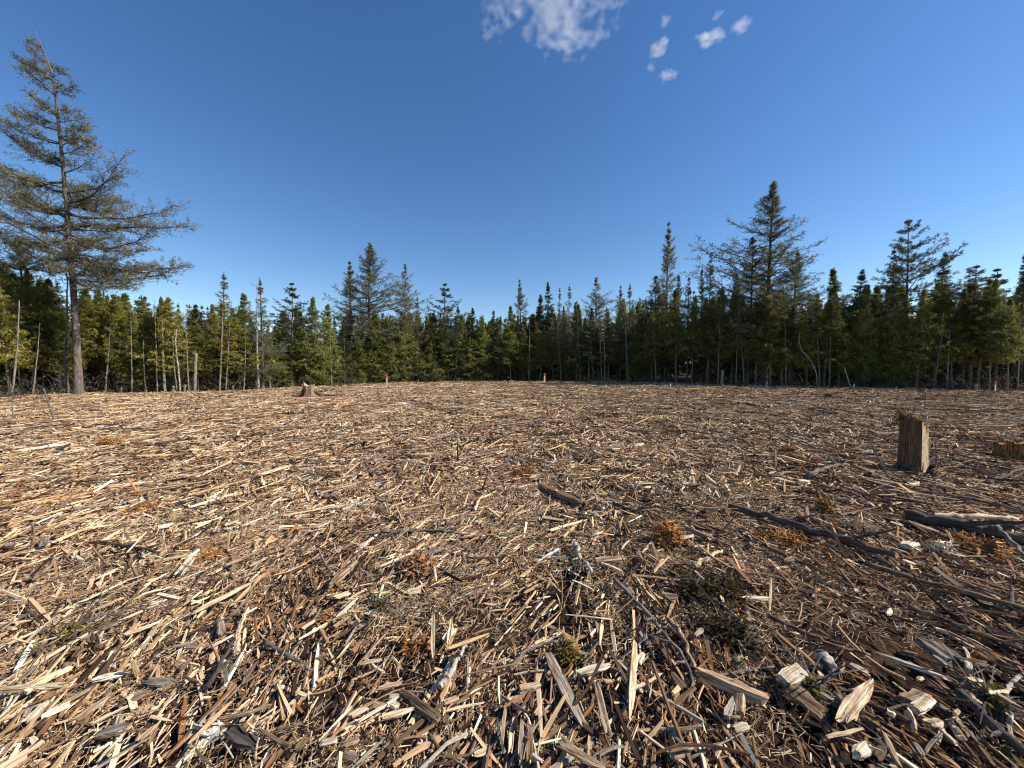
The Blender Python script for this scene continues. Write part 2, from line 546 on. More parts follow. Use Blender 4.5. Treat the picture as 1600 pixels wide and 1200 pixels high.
def scatter_object(name, P, rot, scale, idx, sources):
    """one object that places copies of source meshes on points (uncountable stuff only)"""
    me = bpy.data.meshes.new(name)
    n = len(P)
    me.vertices.add(n); me.vertices.foreach_set('co', np.asarray(P, np.float32).ravel())
    for nm, typ, key, arr in (('rot', 'FLOAT_VECTOR', 'vector', rot), ('scl', 'FLOAT_VECTOR', 'vector', scale), ('idx', 'INT', 'value', idx)):
        a_ = me.attributes.new(nm, typ, 'POINT')
        a_.data.foreach_set(key, np.asarray(arr, np.int32 if typ == 'INT' else np.float32).ravel())
    coll = bpy.data.collections.new(name + '_pieces')
    for k, s in enumerate(sources):
        coll.objects.link(bpy.data.objects.new(f'{name}_piece_{k:02d}', s))
    o = link(name, me)
    ng = bpy.data.node_groups.new(name, 'GeometryNodeTree')
    ng.interface.new_socket('Geometry', in_out='INPUT', socket_type='NodeSocketGeometry')
    ng.interface.new_socket('Geometry', in_out='OUTPUT', socket_type='NodeSocketGeometry')
    nd = ng.nodes
    gi, go = nd.new('NodeGroupInput'), nd.new('NodeGroupOutput')
    ci = nd.new('GeometryNodeCollectionInfo')
    ci.inputs['Collection'].default_value = coll
    ci.inputs['Separate Children'].default_value = True
    ci.inputs['Reset Children'].default_value = True
    ip = nd.new('GeometryNodeInstanceOnPoints')
    ip.inputs['Pick Instance'].default_value = True

    def named(nm, typ):
        x = nd.new('GeometryNodeInputNamedAttribute'); x.data_type = typ
        x.inputs['Name'].default_value = nm
        return x.outputs['Attribute']
    er = nd.new('FunctionNodeEulerToRotation')
    L_ = ng.links.new
    L_(gi.outputs[0], ip.inputs['Points']); L_(ci.outputs[0], ip.inputs['Instance'])
    L_(named('idx', 'INT'), ip.inputs['Instance Index'])
    L_(named('rot', 'FLOAT_VECTOR'), er.inputs[0]); L_(er.outputs[0], ip.inputs['Rotation'])
    L_(named('scl', 'FLOAT_VECTOR'), ip.inputs['Scale'])
    L_(ip.outputs[0], go.inputs[0])
    o.modifiers.new('scatter', 'NODES').node_group = ng
    return o


# tree line: photo pixel of the foot of the trees along the picture -> distance
_TX = np.array([-400, 0, 150, 300, 400, 480, 600, 700, 780, 900, 1000, 1100, 1200, 1400, 1600, 2000])
_TY = np.array([636, 621, 613, 612, 609, 605, 599, 596.5, 595.5, 596, 597.5, 600, 603, 607, 611, 620])


def edge_depth(px):
    py = np.interp(px, _TX, _TY)
    return CAM_H * FPX / (py - 575.0)


def far_mulch(g):
    n = 6800
    px = g.uniform(-350, 1950, n * 2)
    Ymax = edge_depth(px) - .3
    u = g.random(n * 2)
    Y = np.sqrt(9.0 ** 2 + u * (Ymax ** 2 - 9.0 ** 2).clip(0))
    keep = (g.random(n * 2) < (Ymax / 48) ** 2 + .15)
    px, Y = px[keep][:n], Y[keep][:n]
    x = (px - 800) / FPX * Y
    # plus a ring between the near chips and these
    k = 2300
    Y2 = 3.2 + 7.8 * g.random(k) ** .8; x2 = (g.uniform(-300, 1900, k) - 800) / FPX * Y2
    ok = g.random(k) > bare(x2, Y2) * .75; x2, Y2 = x2[ok], Y2[ok]
    x, Y = np.concatenate([x, x2]), np.concatenate([Y, Y2])
    n = len(x)
    z = terrain(x, Y)
    rot = np.stack([g.normal(0, .04, n), g.normal(0, .04, n), g.normal(0, .6, n) + (g.random(n) < .5) * np.pi], 1)
    s = g.uniform(.75, 1.15, n) * np.interp(Y, [3, 6, 10, 40], [.52, .66, .82, 1.2])
    scl = np.stack([s * .92, s * 1.12, s * g.uniform(.6, 1.1, n)], 1)
    return scatter_object('wood_mulch_spread', np.stack([x, Y, z], 1), rot, scl, g.integers(0, 12, n), [patch_mesh(i, g) for i in range(12)])


def fine_patch(i, g):
    n = 640
    r = np.sqrt(g.random(n)) * .4; a = g.random(n) * 6.283
    x, y = r * np.cos(a), r * np.sin(a)
    L = np.clip(g.lognormal(np.log(.022), .5, n), .008, .09); W = np.clip(L * g.uniform(.05, .25, n), .0013, .008); T = W * g.uniform(.3, .8, n)
    fb = g.random(n) < .45
    L[fb] = g.uniform(.03, .11, fb.sum()); W[fb] = g.uniform(.0012, .003, fb.sum()); T[fb] = W[fb]
    pit = g.normal(0, .4, n) * np.where(fb, .5, 1)
    z = g.random(n) * .05 * (1 - (r / .4) ** 2 * .5)
    w = WTS.copy(); w[[0, 1]] *= 1.25
    if i % 4 == 3: w[[5, 6]] *= 4
    if i % 4 == 2: w[[3, 4]] *= 1.8
    col = PAL[g.choice(len(PAL), n, p=w / w.sum())] * g.lognormal(0, .2, (n, 1))
    V, Q, GR = chip_geo(np.stack([x, y, z], 1), g.random(n) * 6.283, pit, g.normal(0, .6, n), L, W, T, g.normal(0, .1, n), g.uniform(.2, 1, (n, 2)), 2, g)
    return quad_mesh('fine_mulch', V, Q, [M['chips']], tint=np.repeat(col, 8, axis=0).clip(.01, .85), grain=GR)


def fine_mulch(g):
    n = 650
    r = np.sqrt(1.0 + g.random(n) ** 1.3 * (5.2 ** 2 - 1)); a = g.uniform(-1.17, 1.17, n)
    x, y = r * np.sin(a), r * np.cos(a)
    ok = bare(x, y) < .3; r, x, y = r[ok], x[ok], y[ok]; n = len(x)
    rot = np.stack([g.normal(0, .06, n), g.normal(0, .06, n), g.random(n) * 6.283], 1)
    s = g.uniform(.8, 1.1, n) * (.8 + .1 * r)
    return scatter_object('fine_wood_shreds', np.stack([x, y, terrain(x, y) - .012], 1), rot, np.stack([s, s, s], 1), g.integers(0, 10, n), [fine_patch(i, g) for i in range(10)])


tag(fine_mulch(np.random.default_rng(13)), 'fine wood shreds and fibres between the larger chips', 'wood shreds', kind='stuff')
tag(far_mulch(np.random.default_rng(12)), 'wood mulch spread over the far clearing up to the trees', 'mulch', kind='stuff')

# ------------------------------------------------------------------ trees
def unit(v):
    return v / (np.linalg.norm(v, axis=-1, keepdims=True) + 1e-9)


SPEC = {
    'cedar': dict(tz=.6, H=10, cb=.10, R=2.3, nl=150, el=(12, 62), droop=.16, up=.24, tw=11, tl=.8, ln=18, L=(.09, .22), W=(.034, .075), col=(.23, .225, .06), down=.35, dead=14, flat=.6),
    'spruce': dict(tz=.35, H=12, cb=.10, R=1.8, nl=150, el=(-14, 38), droop=.05, up=.18, tw=11, tl=.55, ln=12, L=(.10, .21), W=(.028, .052), col=(.075, .092, .045), down=.15, dead=16, flat=.3),
    'larch': dict(tz=.5, H=13, cb=.22, R=2.5, nl=64, el=(4, 52), droop=.03, up=.18, tw=18, tl=.75, ln=14, L=(.08, .18), W=(.022, .044), col=(.15, .15, .085), down=.0, dead=16, flat=0),
    'pine': dict(H=13, cb=.28, R=1.9, nl=64, el=(4, 30), droop=.0, up=.16, tw=15, tl=.55, ln=26, L=(.10, .2), W=(.022, .042), col=(.10, .11, .048), down=-.1, dead=18, flat=0),
}


def tree_arrays(kind, g, **over):
    s = dict(SPEC[kind]); s.update(over)
    H, cb, Rr = s['H'], s['cb'], s['R']
    # trunk, slightly bowed
    n = 14
    t = np.linspace(0, 1, n)
    bow = g.normal(0, .012, 2) * H
    ph = g.uniform(0, 6, 2)
    path = np.stack([bow[0] * np.sin(t * 2.2 + ph[0]) - bow[0] * np.sin(ph[0]), bow[1] * np.sin(t * 2.4 + ph[1]) - bow[1] * np.sin(ph[1]), t * H], 1)
    r0 = .0085 * H
    rad = r0 * (1 - t) ** .85 + .012 + r0 * .5 * np.exp(-t * 30)
    trunkV, trunkQ = tubes(path[None], rad[None], 8, wob=.05, g=g)

    def on_trunk(tt):
        return np.stack([np.interp(tt, t, path[:, k]) for k in range(3)], 1)
    # limbs
    nl = s['nl']
    u = np.sort(g.random(nl)) ** 1.05
    if kind == 'pine':
        u = np.round(u * 11) / 11 + g.normal(0, .008, nl)
        u = u.clip(0, .99)
    tt = cb + (1 - cb) * u * .985
    az = np.arange(nl) * 2.39996 + g.normal(0, .5, nl)
    side = 1 + .28 * np.sin(az * 1 + g.uniform(0, 6)) + .18 * np.sin(az * 2 + u * 9)
    prof = {'cedar': (1 - u) ** .95 * np.minimum(1, .6 + u * 2.2) * 1.15, 'spruce': (1 - u) ** 1.05 * np.minimum(1, .75 + u * 2) * 1.1, 'larch': (1 - u) ** 1.15 * np.minimum(1, .6 + u * 2.6) * 1.25, 'pine': (1 - u) ** .8 * np.minimum(1, .6 + u * 2) * 1.1}[kind]
    Ln = Rr * prof * side * g.uniform(.4, 1.25, nl) + .06
    el = np.radians(s['el'][0] + (s['el'][1] - s['el'][0]) * u ** 1.3 + g.normal(0, 13, nl))
    ns = 6
    q = np.linspace(0, 1, ns)
    hd = np.stack([np.cos(az), np.sin(az)], 1)
    B = on_trunk(tt)
    P = np.zeros((nl, ns, 3))
    P[:, :, :2] = B[:, None, :2] + hd[:, None, :] * (q[None, :, None] * (Ln * np.cos(el))[:, None, None])
    P[:, :, 2] = B[:, None, 2] + Ln[:, None] * (np.sin(el)[:, None] * q - s['droop'] * q ** 2 * 2 + s['up'] * q ** 3)
    P[:, 1:, :] += g.normal(0, .02, (nl, ns - 1, 3)) * Ln[:, None, None]
    lr = (.008 + .010 * Ln)[:, None] * (1 - q * .85)[None]
    limbV, limbQ = tubes(P, lr, 4, g=g)
    # twigs
    tw = s['tw']
    f = (np.arange(tw) + g.random((nl, tw))) / tw
    f = .12 + .88 * f ** .85
    ii = (f * (ns - 1)).clip(0, ns - 1.001)
    i0 = ii.astype(int); fr = (ii - i0)[..., None]
    rows = np.arange(nl)[:, None]
    base = P[rows, i0] * (1 - fr) + P[rows, i0 + 1] * fr
    ldir = unit(P[rows, i0 + 1] - P[rows, i0])
    sgn = np.where(np.arange(tw) % 2, 1, -1)[None, :]
    ang = sgn * np.radians(g.uniform(28, 78, (nl, tw)))
    ca, sa = np.cos(ang), np.sin(ang)
    td = np.stack([ldir[..., 0] * ca - ldir[..., 1] * sa, ldir[..., 0] * sa + ldir[..., 1] * ca, ldir[..., 2] * .6 + g.normal(.05, s.get('tz', .42), (nl, tw)) - s['down'] * .5], -1)
    td = unit(td)
    tl = s['tl'] * (.10 + .95 * (Ln / Rr))[:, None].clip(.12, 1.1) * (1.15 - .65 * f) * g.uniform(.6, 1.3, (nl, tw))
    base, td, tl = base.reshape(-1, 3), td.reshape(-1, 3), tl.reshape(-1)
    m = len(base)
    q3 = np.array([0, .5, 1.0])
    TP = base[:, None, :] + td[:, None, :] * (q3[None, :, None] * tl[:, None, None])
    TP[:, 2, 2] += g.normal(0, .06, m) * tl - s['down'] * .3 * tl
    twV, twQ = tubes(TP, np.broadcast_to(np.array([.007, .005, .003]), (m, 3)) * 1.0, 3, g=g)
    # foliage
    ln = s['ln']
    fl = g.uniform(.05, 1.05, (m, ln))
    if kind == 'pine':
        fl = .45 + .6 * fl
    k0 = TP[:, None, 0] * (1 - fl[..., None]) + TP[:, None, 2] * fl[..., None]
    k0 = k0 + g.normal(0, .035, k0.shape)
    d = td[:, None, :] * .8 + g.normal(0, .65, (m, ln, 3))
    d[..., 2] -= s['down'] * 1.1
    d = unit(d).reshape(-1, 3)
    k0 = k0.reshape(-1, 3)
    cnt = len(k0)
    nrm = g.normal(0, .75, size=(cnt, 3)); rad_ = k0.copy(); rad_[:, 2] = 0; nrm += unit(rad_) * 1.0; nrm[:, 2] += .45 + s['flat'] * .5
    ls = np.repeat((.45 + .6 * (Ln / Rr)).clip(.4, 1.05), tw * ln)
    LV, LQ = leaves(k0, d, g.uniform(*s['L'], cnt) * ls, g.uniform(*s['W'], cnt) * ls, g, nrm)
    twc = np.array(s['col']) * g.lognormal(0, .22, (m, 1, 1)) * np.ones((m, ln, 3))
    hue = g.normal(0, .10, (m, 1))
    twc[..., 0] *= 1 + hue; twc[..., 2] *= 1 - hue
    dry = g.random((m, 1)) < .05
    twc = np.where(dry[..., None], np.array((.12, .075, .03)), twc)
    lc = np.repeat((twc * g.lognormal(0, .15, (m, ln, 1))).reshape(-1, 3), 4, axis=0)
    # leader
    lead_n = 14
    lz = g.random(lead_n)
    lb = on_trunk(.96 + .04 * lz); ld = unit(g.normal(0, .35, (lead_n, 3)) + np.array([0, 0, .9]))
    eV, eQ = leaves(lb, ld, g.uniform(*s['L'], lead_n), g.uniform(*s['W'], lead_n), g)
    crown = join([(limbV, limbQ, 0, None), (twV, twQ, 0, None), (LV, LQ, 1, lc), (eV, eQ, 1, s['col'])])
    # dead lower branches belong to the trunk
    nd = s['dead']
    if nd:
        tt = g.uniform(.05, cb + .12, nd); az = g.random(nd) * 6.283
        L = g.uniform(.3, .75, nd) * Rr * .8
        B = on_trunk(tt)
        q4 = np.linspace(0, 1, 4)
        DP = np.zeros((nd, 4, 3))
        DP[:, :, 0] = B[:, None, 0] + np.cos(az)[:, None] * q4 * L[:, None]
        DP[:, :, 1] = B[:, None, 1] + np.sin(az)[:, None] * q4 * L[:, None]
        DP[:, :, 2] = B[:, None, 2] + (g.uniform(-.25, .3, nd) * L)[:, None] * q4 - .12 * q4 ** 2 * L[:, None]
        DP[:, 1:] += g.normal(0, .03, (nd, 3, 3))
        dV, dQ = tubes(DP, np.broadcast_to(np.array([.014, .011, .008, .004]), (nd, 4)), 3, g=g)
        # side twigs
        b2 = DP[:, 2:3] + np.zeros((nd, 3, 3)); b2 = b2.reshape(-1, 3)
        e2 = b2 + g.normal(0, .22, b2.shape) + np.repeat(np.stack([np.cos(az), np.sin(az), az * 0], 1) * .15, 3, axis=0)
        sV, sQ = tubes(np.stack([b2, (b2 + e2) / 2 + .01, e2], 1), np.broadcast_to(np.array([.007, .005, .003]), (len(b2), 3)), 3, g=g)
        trunk = join([(trunkV, trunkQ, 0, None), (dV, dQ, 1, None), (sV, sQ, 1, None)])
    else:
        trunk = join([(trunkV, trunkQ, 0, None)])
    return trunk, crown, H, Rr


PROTO = {}


def proto(key, kind, seed, tmat='trunk', **over):
    g = np.random.default_rng(seed)
    tr, cr, H, Rr = tree_arrays(kind, g, **over)
    def sub(A, mi, nm, mt, smooth=False):
        q = A[1][A[2] == mi]
        ids = np.unique(q); mp = np.zeros(len(A[0]), int); mp[ids] = np.arange(len(ids))
        return quad_mesh(nm, A[0][ids], mp[q], [mt], tint=A[3][ids], smooth=smooth)
    PROTO[key] = (sub(tr, 0, key + '_trunk', M[tmat], True), sub(cr, 1, key + '_crown', M['needles']), H, Rr, sub(tr, 1, key + '_dead', M['twig']), sub(cr, 0, key + '_limbs', M['twig']))


for i in range(4):
    proto(f'cedar{i}', 'cedar', 100 + i, cb=(.04, .06, .26, .33)[i], R=(2.3, 2.0, 2.1, 2.5)[i], dead=(8, 8, 20, 24)[i], tmat='trunk' if i < 2 else 'paletrunk', col=((.265, .280, .066), (.225, .250, .068), (.335, .310, .070), (.255, .262, .068))[i])
for i in range(3):
    proto(f'spruce{i}', 'spruce', 200 + i, cb=(.12, .25, .3)[i], R=(1.7, 2.1, 1.15)[i], nl=(150, 140, 130)[i])
for i in range(4):
    proto(f'larch{i}', 'larch', 300 + i, cb=(.2, .3, .15, .25)[i], R=(2.2, 2.8, 1.8, 3.2)[i], nl=(95, 115, 85, 150)[i], col=((.22, .215, .115), (.22, .215, .105), (.25, .27, .17), (.20, .20, .095))[i])
for i in range(2):
    proto(f'pine{i}', 'pine', 400 + i, R=(2.6, 3.1)[i], cb=(.3, .35)[i], nl=84)


def place_tree(name, key, px, top, wpx, back, label, cat='tree', group='trees along the edge of the clearing', base_px=None, seed=0, tilt=0.0):
    """a tree whose foot stands on the tree line (plus 'back' metres) and whose tip reaches photo row 'top'"""
    tm, cm, H, Rr, dm, lm = PROTO[key]
    Y = float(edge_depth(px)) + back
    tip = at(px, top, Y)
    x = tip.x if base_px is None else at(base_px, 600, Y).x
    z0 = th(x, Y) - .05
    h = tip.z - z0
    sz = h / H
    sx = (wpx / FPX * Y) / (2 * Rr * .72)
    sx = min(max(sx, sz * .7), sz * 1.5)
    e = link(name, None, loc=(x, Y, z0))
    e.scale = (sx, sx, sz)
    rr = random.Random(int(px * 13 + top))
    e.rotation_euler = (rr.gauss(0, .008), rr.gauss(0, .012) + tilt, rr.random() * 6.283)
    tag(e, label, cat, group)
    link('dead_branches', dm, link('trunk', tm, e))['kind'] = 'stuff'; link('limbs', lm, link('crown', cm, e))
    return e


# skyline trees read off the photograph: pixel, tip row, crown width in pixels, metres behind the edge, kind, name, short description
SKY = [
    (-30, 330, 150, 3.0, 'cedar1', 'white_cedar', 'tall dense cedar cut by the left frame edge'),
    (38, 372, 110, 4.0, 'larch3', 'tamarack', 'thin tamarack left of the giant leaning tamarack'),
    (72, 440, 80, 2.5, 'cedar0', 'white_cedar', 'dark cedar just left of the giant tamarack trunk'),
    (152, 452, 60, 3.0, 'cedar1', 'white_cedar', 'dark cedar just right of the giant tamarack trunk'),
    (196, 458, 64, 2.5, 'cedar0', 'white_cedar', 'dark cedar under the longest limb of the giant tamarack'),
    (226, 462, 40, 5.0, 'spruce0', 'black_spruce', 'dark spruce tip under the giant tamarack limb ends'),
    (262, 466, 46, .6, 'cedar2', 'white_cedar', 'golden green cedar on a pale bare trunk'),
    (345, 424, 44, 4.0, 'larch2', 'tamarack', 'pale bluish tamarack spire, first one right of the giant tamarack'),
    (384, 457, 50, 2.0, 'cedar0', 'white_cedar', 'green cedar between two pale tamarack spires'),
    (405, 433, 42, .3, 'larch2', 'tamarack', 'pale tamarack spire with a whitish foot'),
    (452, 440, 56, 1.5, 'pine0', 'pine', 'knobbly topped dark evergreen left of centre'),
    (486, 465, 44, 1.2, 'cedar1', 'white_cedar', 'dense green cedar beside the knobbly topped evergreen'),
    (508, 474, 44, 2.0, 'cedar0', 'white_cedar', 'round shouldered cedar left of the broad tamarack'),
    (545, 405, 50, 4.5, 'larch0', 'tamarack', 'smaller tamarack leaning against the broad tamarack'),
    (572, 377, 92, 4.0, 'larch3', 'tamarack', 'broad tamarack, tallest left of centre'),
    (627, 411, 46, 3.0, 'larch1', 'tamarack', 'slim straight tamarack right of the broad tamarack'),
    (652, 461, 26, 3.5, 'larch2', 'tamarack', 'small pale tamarack tip beside the slim straight tamarack'),
    (686, 441, 60, 2.0, 'pine0', 'pine', 'knobbly topped evergreen above the brown stake'),
    (722, 478, 18, 6.0, 'spruce2', 'black_spruce', 'thin dark spire left of the darkest gap'),
    (742, 480, 20, 7.0, 'spruce2', 'black_spruce', 'thin spire at the darkest gap of the treeline'),
    (770, 485, 26, 6.0, 'spruce0', 'black_spruce', 'low dark spruce in the darkest gap of the treeline'),
    (796, 478, 36, 3.0, 'cedar1', 'white_cedar', 'dark rounded cedar right of the darkest gap'),
    (815, 437, 34, 4.0, 'larch0', 'tamarack', 'grey tamarack tip in the middle of the treeline'),
    (845, 459, 24, 3.0, 'spruce2', 'black_spruce', 'dark spruce tip behind the red stake'),
    (860, 440, 20, 4.0, 'spruce2', 'black_spruce', 'first of three thin grey spires in the middle'),
    (875, 446, 18, 4.5, 'larch2', 'tamarack', 'second of three thin grey spires in the middle'),
    (889, 444, 26, 3.5, 'larch2', 'tamarack', 'third of three thin grey spires in the middle'),
    (937, 432, 54, 2.0, 'larch1', 'tamarack', 'wispy round tamarack with two pale stems'),
    (970, 446, 30, 2.5, 'larch0', 'tamarack', 'narrow tamarack right of the wispy round one'),
    (984, 441, 30, 3.5, 'larch2', 'tamarack', 'pale tip just left of the layered dark spruce'),
    (1016, 430, 56, 2.5, 'spruce1', 'black_spruce', 'layered dark spruce left of the tall slender tamarack'),
    (1043, 347, 46, 3.0, 'larch0', 'tamarack', 'tall slender tamarack right of centre'),
    (1061, 428, 30, 4.0, 'spruce0', 'black_spruce', 'dark spruce tucked right of the tall slender tamarack'),
    (1077, 434, 34, 2.0, 'spruce1', 'black_spruce', 'low dark spruce between the slender tamarack and the twin spruces'),
    (1098, 419, 28, 3.0, 'spruce0', 'black_spruce', 'shorter of the twin dark spruces'),
    (1112, 395, 42, 2.5, 'spruce1', 'black_spruce', 'taller of the twin dark spruces'),
    (1150, 427, 40, 3.0, 'spruce0', 'black_spruce', 'dark spruce left of the tallest tamarack on the right'),
    (1174, 373, 70, 1.8, 'larch1', 'tamarack', 'bushy tamarack touching the left side of the tallest right tamarack'),
    (1202, 291, 120, 2.5, 'larch3', 'tamarack', 'tallest tamarack on the right with upswept limbs'),
    (1240, 395, 96, 1.5, 'larch3', 'tamarack', 'wide bushy tamarack right of the tallest right tamarack'),
    (1303, 420, 56, 1.5, 'cedar1', 'white_cedar', 'green cedar between the bushy tamarack and the dead topped spruce'),
    (1336, 424, 34, 3.0, 'spruce2', 'black_spruce', 'dead topped dark spruce'),
    (1370, 445, 60, 2.0, 'cedar0', 'white_cedar', 'dark cedar left of the layered pine'),
    (1396, 390, 46, 3.0, 'spruce1', 'black_spruce', 'dark spruce touching the left of the layered pine'),
    (1421, 344, 84, 2.0, 'pine1', 'pine', 'layered pine with flat upswept branches, tallest at far right'),
    (1467, 394, 34, 3.0, 'spruce2', 'black_spruce', 'narrow dark spire right of the layered pine'),
    (1524, 416, 84, 1.5, 'pine1', 'pine', 'flat topped pine right of the narrow dark spire'),
    (1566, 416, 80, 2.5, 'pine0', 'pine', 'rounded pine near the right frame edge'),
    (1604, 396, 46, 3.0, 'spruce0', 'black_spruce', 'dark spruce cut by the right frame edge'),
]
for px, top, w, back, key, name, desc in SKY:
    place_tree(name, key, px, top, w * (1.35 if key[0] == 'l' else 1.15), back, desc)

_KX = [-300, 0, 60, 150, 300, 420, 520, 600, 700, 780, 850, 950, 1010, 1150, 1300, 1400, 1500, 1600, 1900]
_KY = [385, 405, 432, 452, 468, 478, 478, 484, 488, 494, 474, 468, 456, 444, 452, 444, 444, 434, 405]


def skyline(px):
    return np.interp(px, _KX, _KY)


# lower trees in the front of the edge, between the skyline trees
grnd = random.Random(5)
order = sorted(SKY)
px = -14.0
used_gap = {}
ADJ = ['bushy', 'ragged', 'slender', 'shaggy', 'stubby']
while px < 1604:
    li = max(i for i, t in enumerate(order) if t[0] <= px or i == 0)
    a, b = order[li], order[min(li + 1, len(order) - 1)]
    k = used_gap.get(li, 0)
    used_gap[li] = k + 1
    if k < 5:
        mid_ = 420 < px < 770
        if mid_: key = grnd.choice(['cedar0', 'cedar1', 'cedar0', 'cedar1', 'spruce0'])
        elif px <= 420: key = grnd.choice(['cedar2', 'cedar3', 'cedar2', 'cedar0'])
        elif px < 1000: key = grnd.choice(['cedar2', 'cedar3', 'cedar1', 'larch1', 'spruce1'])
        else: key = grnd.choice(['cedar3', 'cedar3', 'cedar2', 'spruce1', 'cedar1'])
        if 560 < px < 574: key = 'cedar0'
        kind = {'c': 'cedar', 's': 'spruce', 'l': 'tamarack', 'p': 'pine'}[key[0]]
        top = float(skyline(px)) + grnd.choice([grnd.uniform(-6, 12), grnd.uniform(12, 52)])
        A, Bn = a[6].split(',')[0], b[6].split(',')[0]

        def short(t):
            w_ = t.split()
            cut = [i for i, x_ in enumerate(w_) if x_ in ('with', 'in', 'left', 'right', 'between', 'under', 'just', 'on', 'cut', 'beside', 'behind', 'above', 'touching', 'leaning', 'at', 'tucked', 'of', 'near')]
            return ' '.join(w_[:cut[0]] if cut and cut[0] > 1 else w_[:4])
        lab = f'{ADJ[k]} low {kind} in front of the {Bn}' if len(Bn.split()) <= 10 else f'{ADJ[k]} low {kind} in front of the {short(Bn)}'
        place_tree({'cedar': 'white_cedar', 'spruce': 'black_spruce', 'tamarack': 'tamarack', 'pine': 'pine'}[kind], key, px, top, grnd.uniform(32, 58), grnd.uniform(.2, 2.0), ' '.join(lab.split()[:16]), group='lower trees in front of the treeline')
    px += grnd.uniform(16, 28)


def forest_behind(g):
    keys = ['cedar0', 'cedar1', 'cedar3', 'spruce0', 'spruce1', 'larch1', 'spruce2', 'cedar2']
    srcs = []
    LOD = dict(cedar=dict(nl=90, tw=7, ln=6, L=(.26, .55), W=(.12, .24)), spruce=dict(nl=90, tw=7, ln=6, L=(.22, .42), W=(.07, .13)), larch=dict(nl=70, tw=9, ln=6, L=(.16, .32), W=(.06, .1)))
    for j_, k in enumerate(keys):
        kd = k[:-1]
        tr, cr, _h, _r = tree_arrays(kd, np.random.default_rng(900 + j_), dead=10, cb=.08, **LOD[kd])
        V, Q, m_, t = join([(tr[0], tr[1], tr[2] * 0 + 0, None), (cr[0], cr[1], np.where(cr[2] == 1, 2, 1), cr[3])])
        srcs.append(quad_mesh(k + '_far', V, Q, [M['trunk'], M['twig'], M['needles']], m_, t))
    n = 760
    px = g.uniform(-800, 2400, n)
    back = 4 + g.random(n) ** 1.3 * 30
    Y = edge_depth(px) + back
    x = (px - 800) / FPX * Y
    px[:130] = g.uniform(600, 860, 130); back = 4 + g.random(n) ** 1.3 * 30; back[:130] = g.uniform(2.5, 16, 130)
    Y = edge_depth(px) + back; x = (px - 800) / FPX * Y
    top = skyline(px) + g.uniform(2, 34, n)
    ztop = CAM_H + Y * (600 - top) / FPX - Y * math.tan(PITCH)
    idx = g.integers(0, len(keys), n)
    Hs = np.array([PROTO[k][2] for k in keys])[idx]
    sz = ztop / Hs
    sx = sz * g.uniform(.95, 1.5, n)
    rot = np.stack([g.normal(0, .01, n), g.normal(0, .01, n), g.random(n) * 6.283], 1)
    return scatter_object('forest', np.stack([x, Y, terrain(x, Y) - .05], 1), rot, np.stack([sx, sx, sz], 1), idx, srcs)


tag(forest_behind(np.random.default_rng(21)), 'dense mixed conifer forest reading as one mass behind the edge trees', 'forest', kind='stuff')


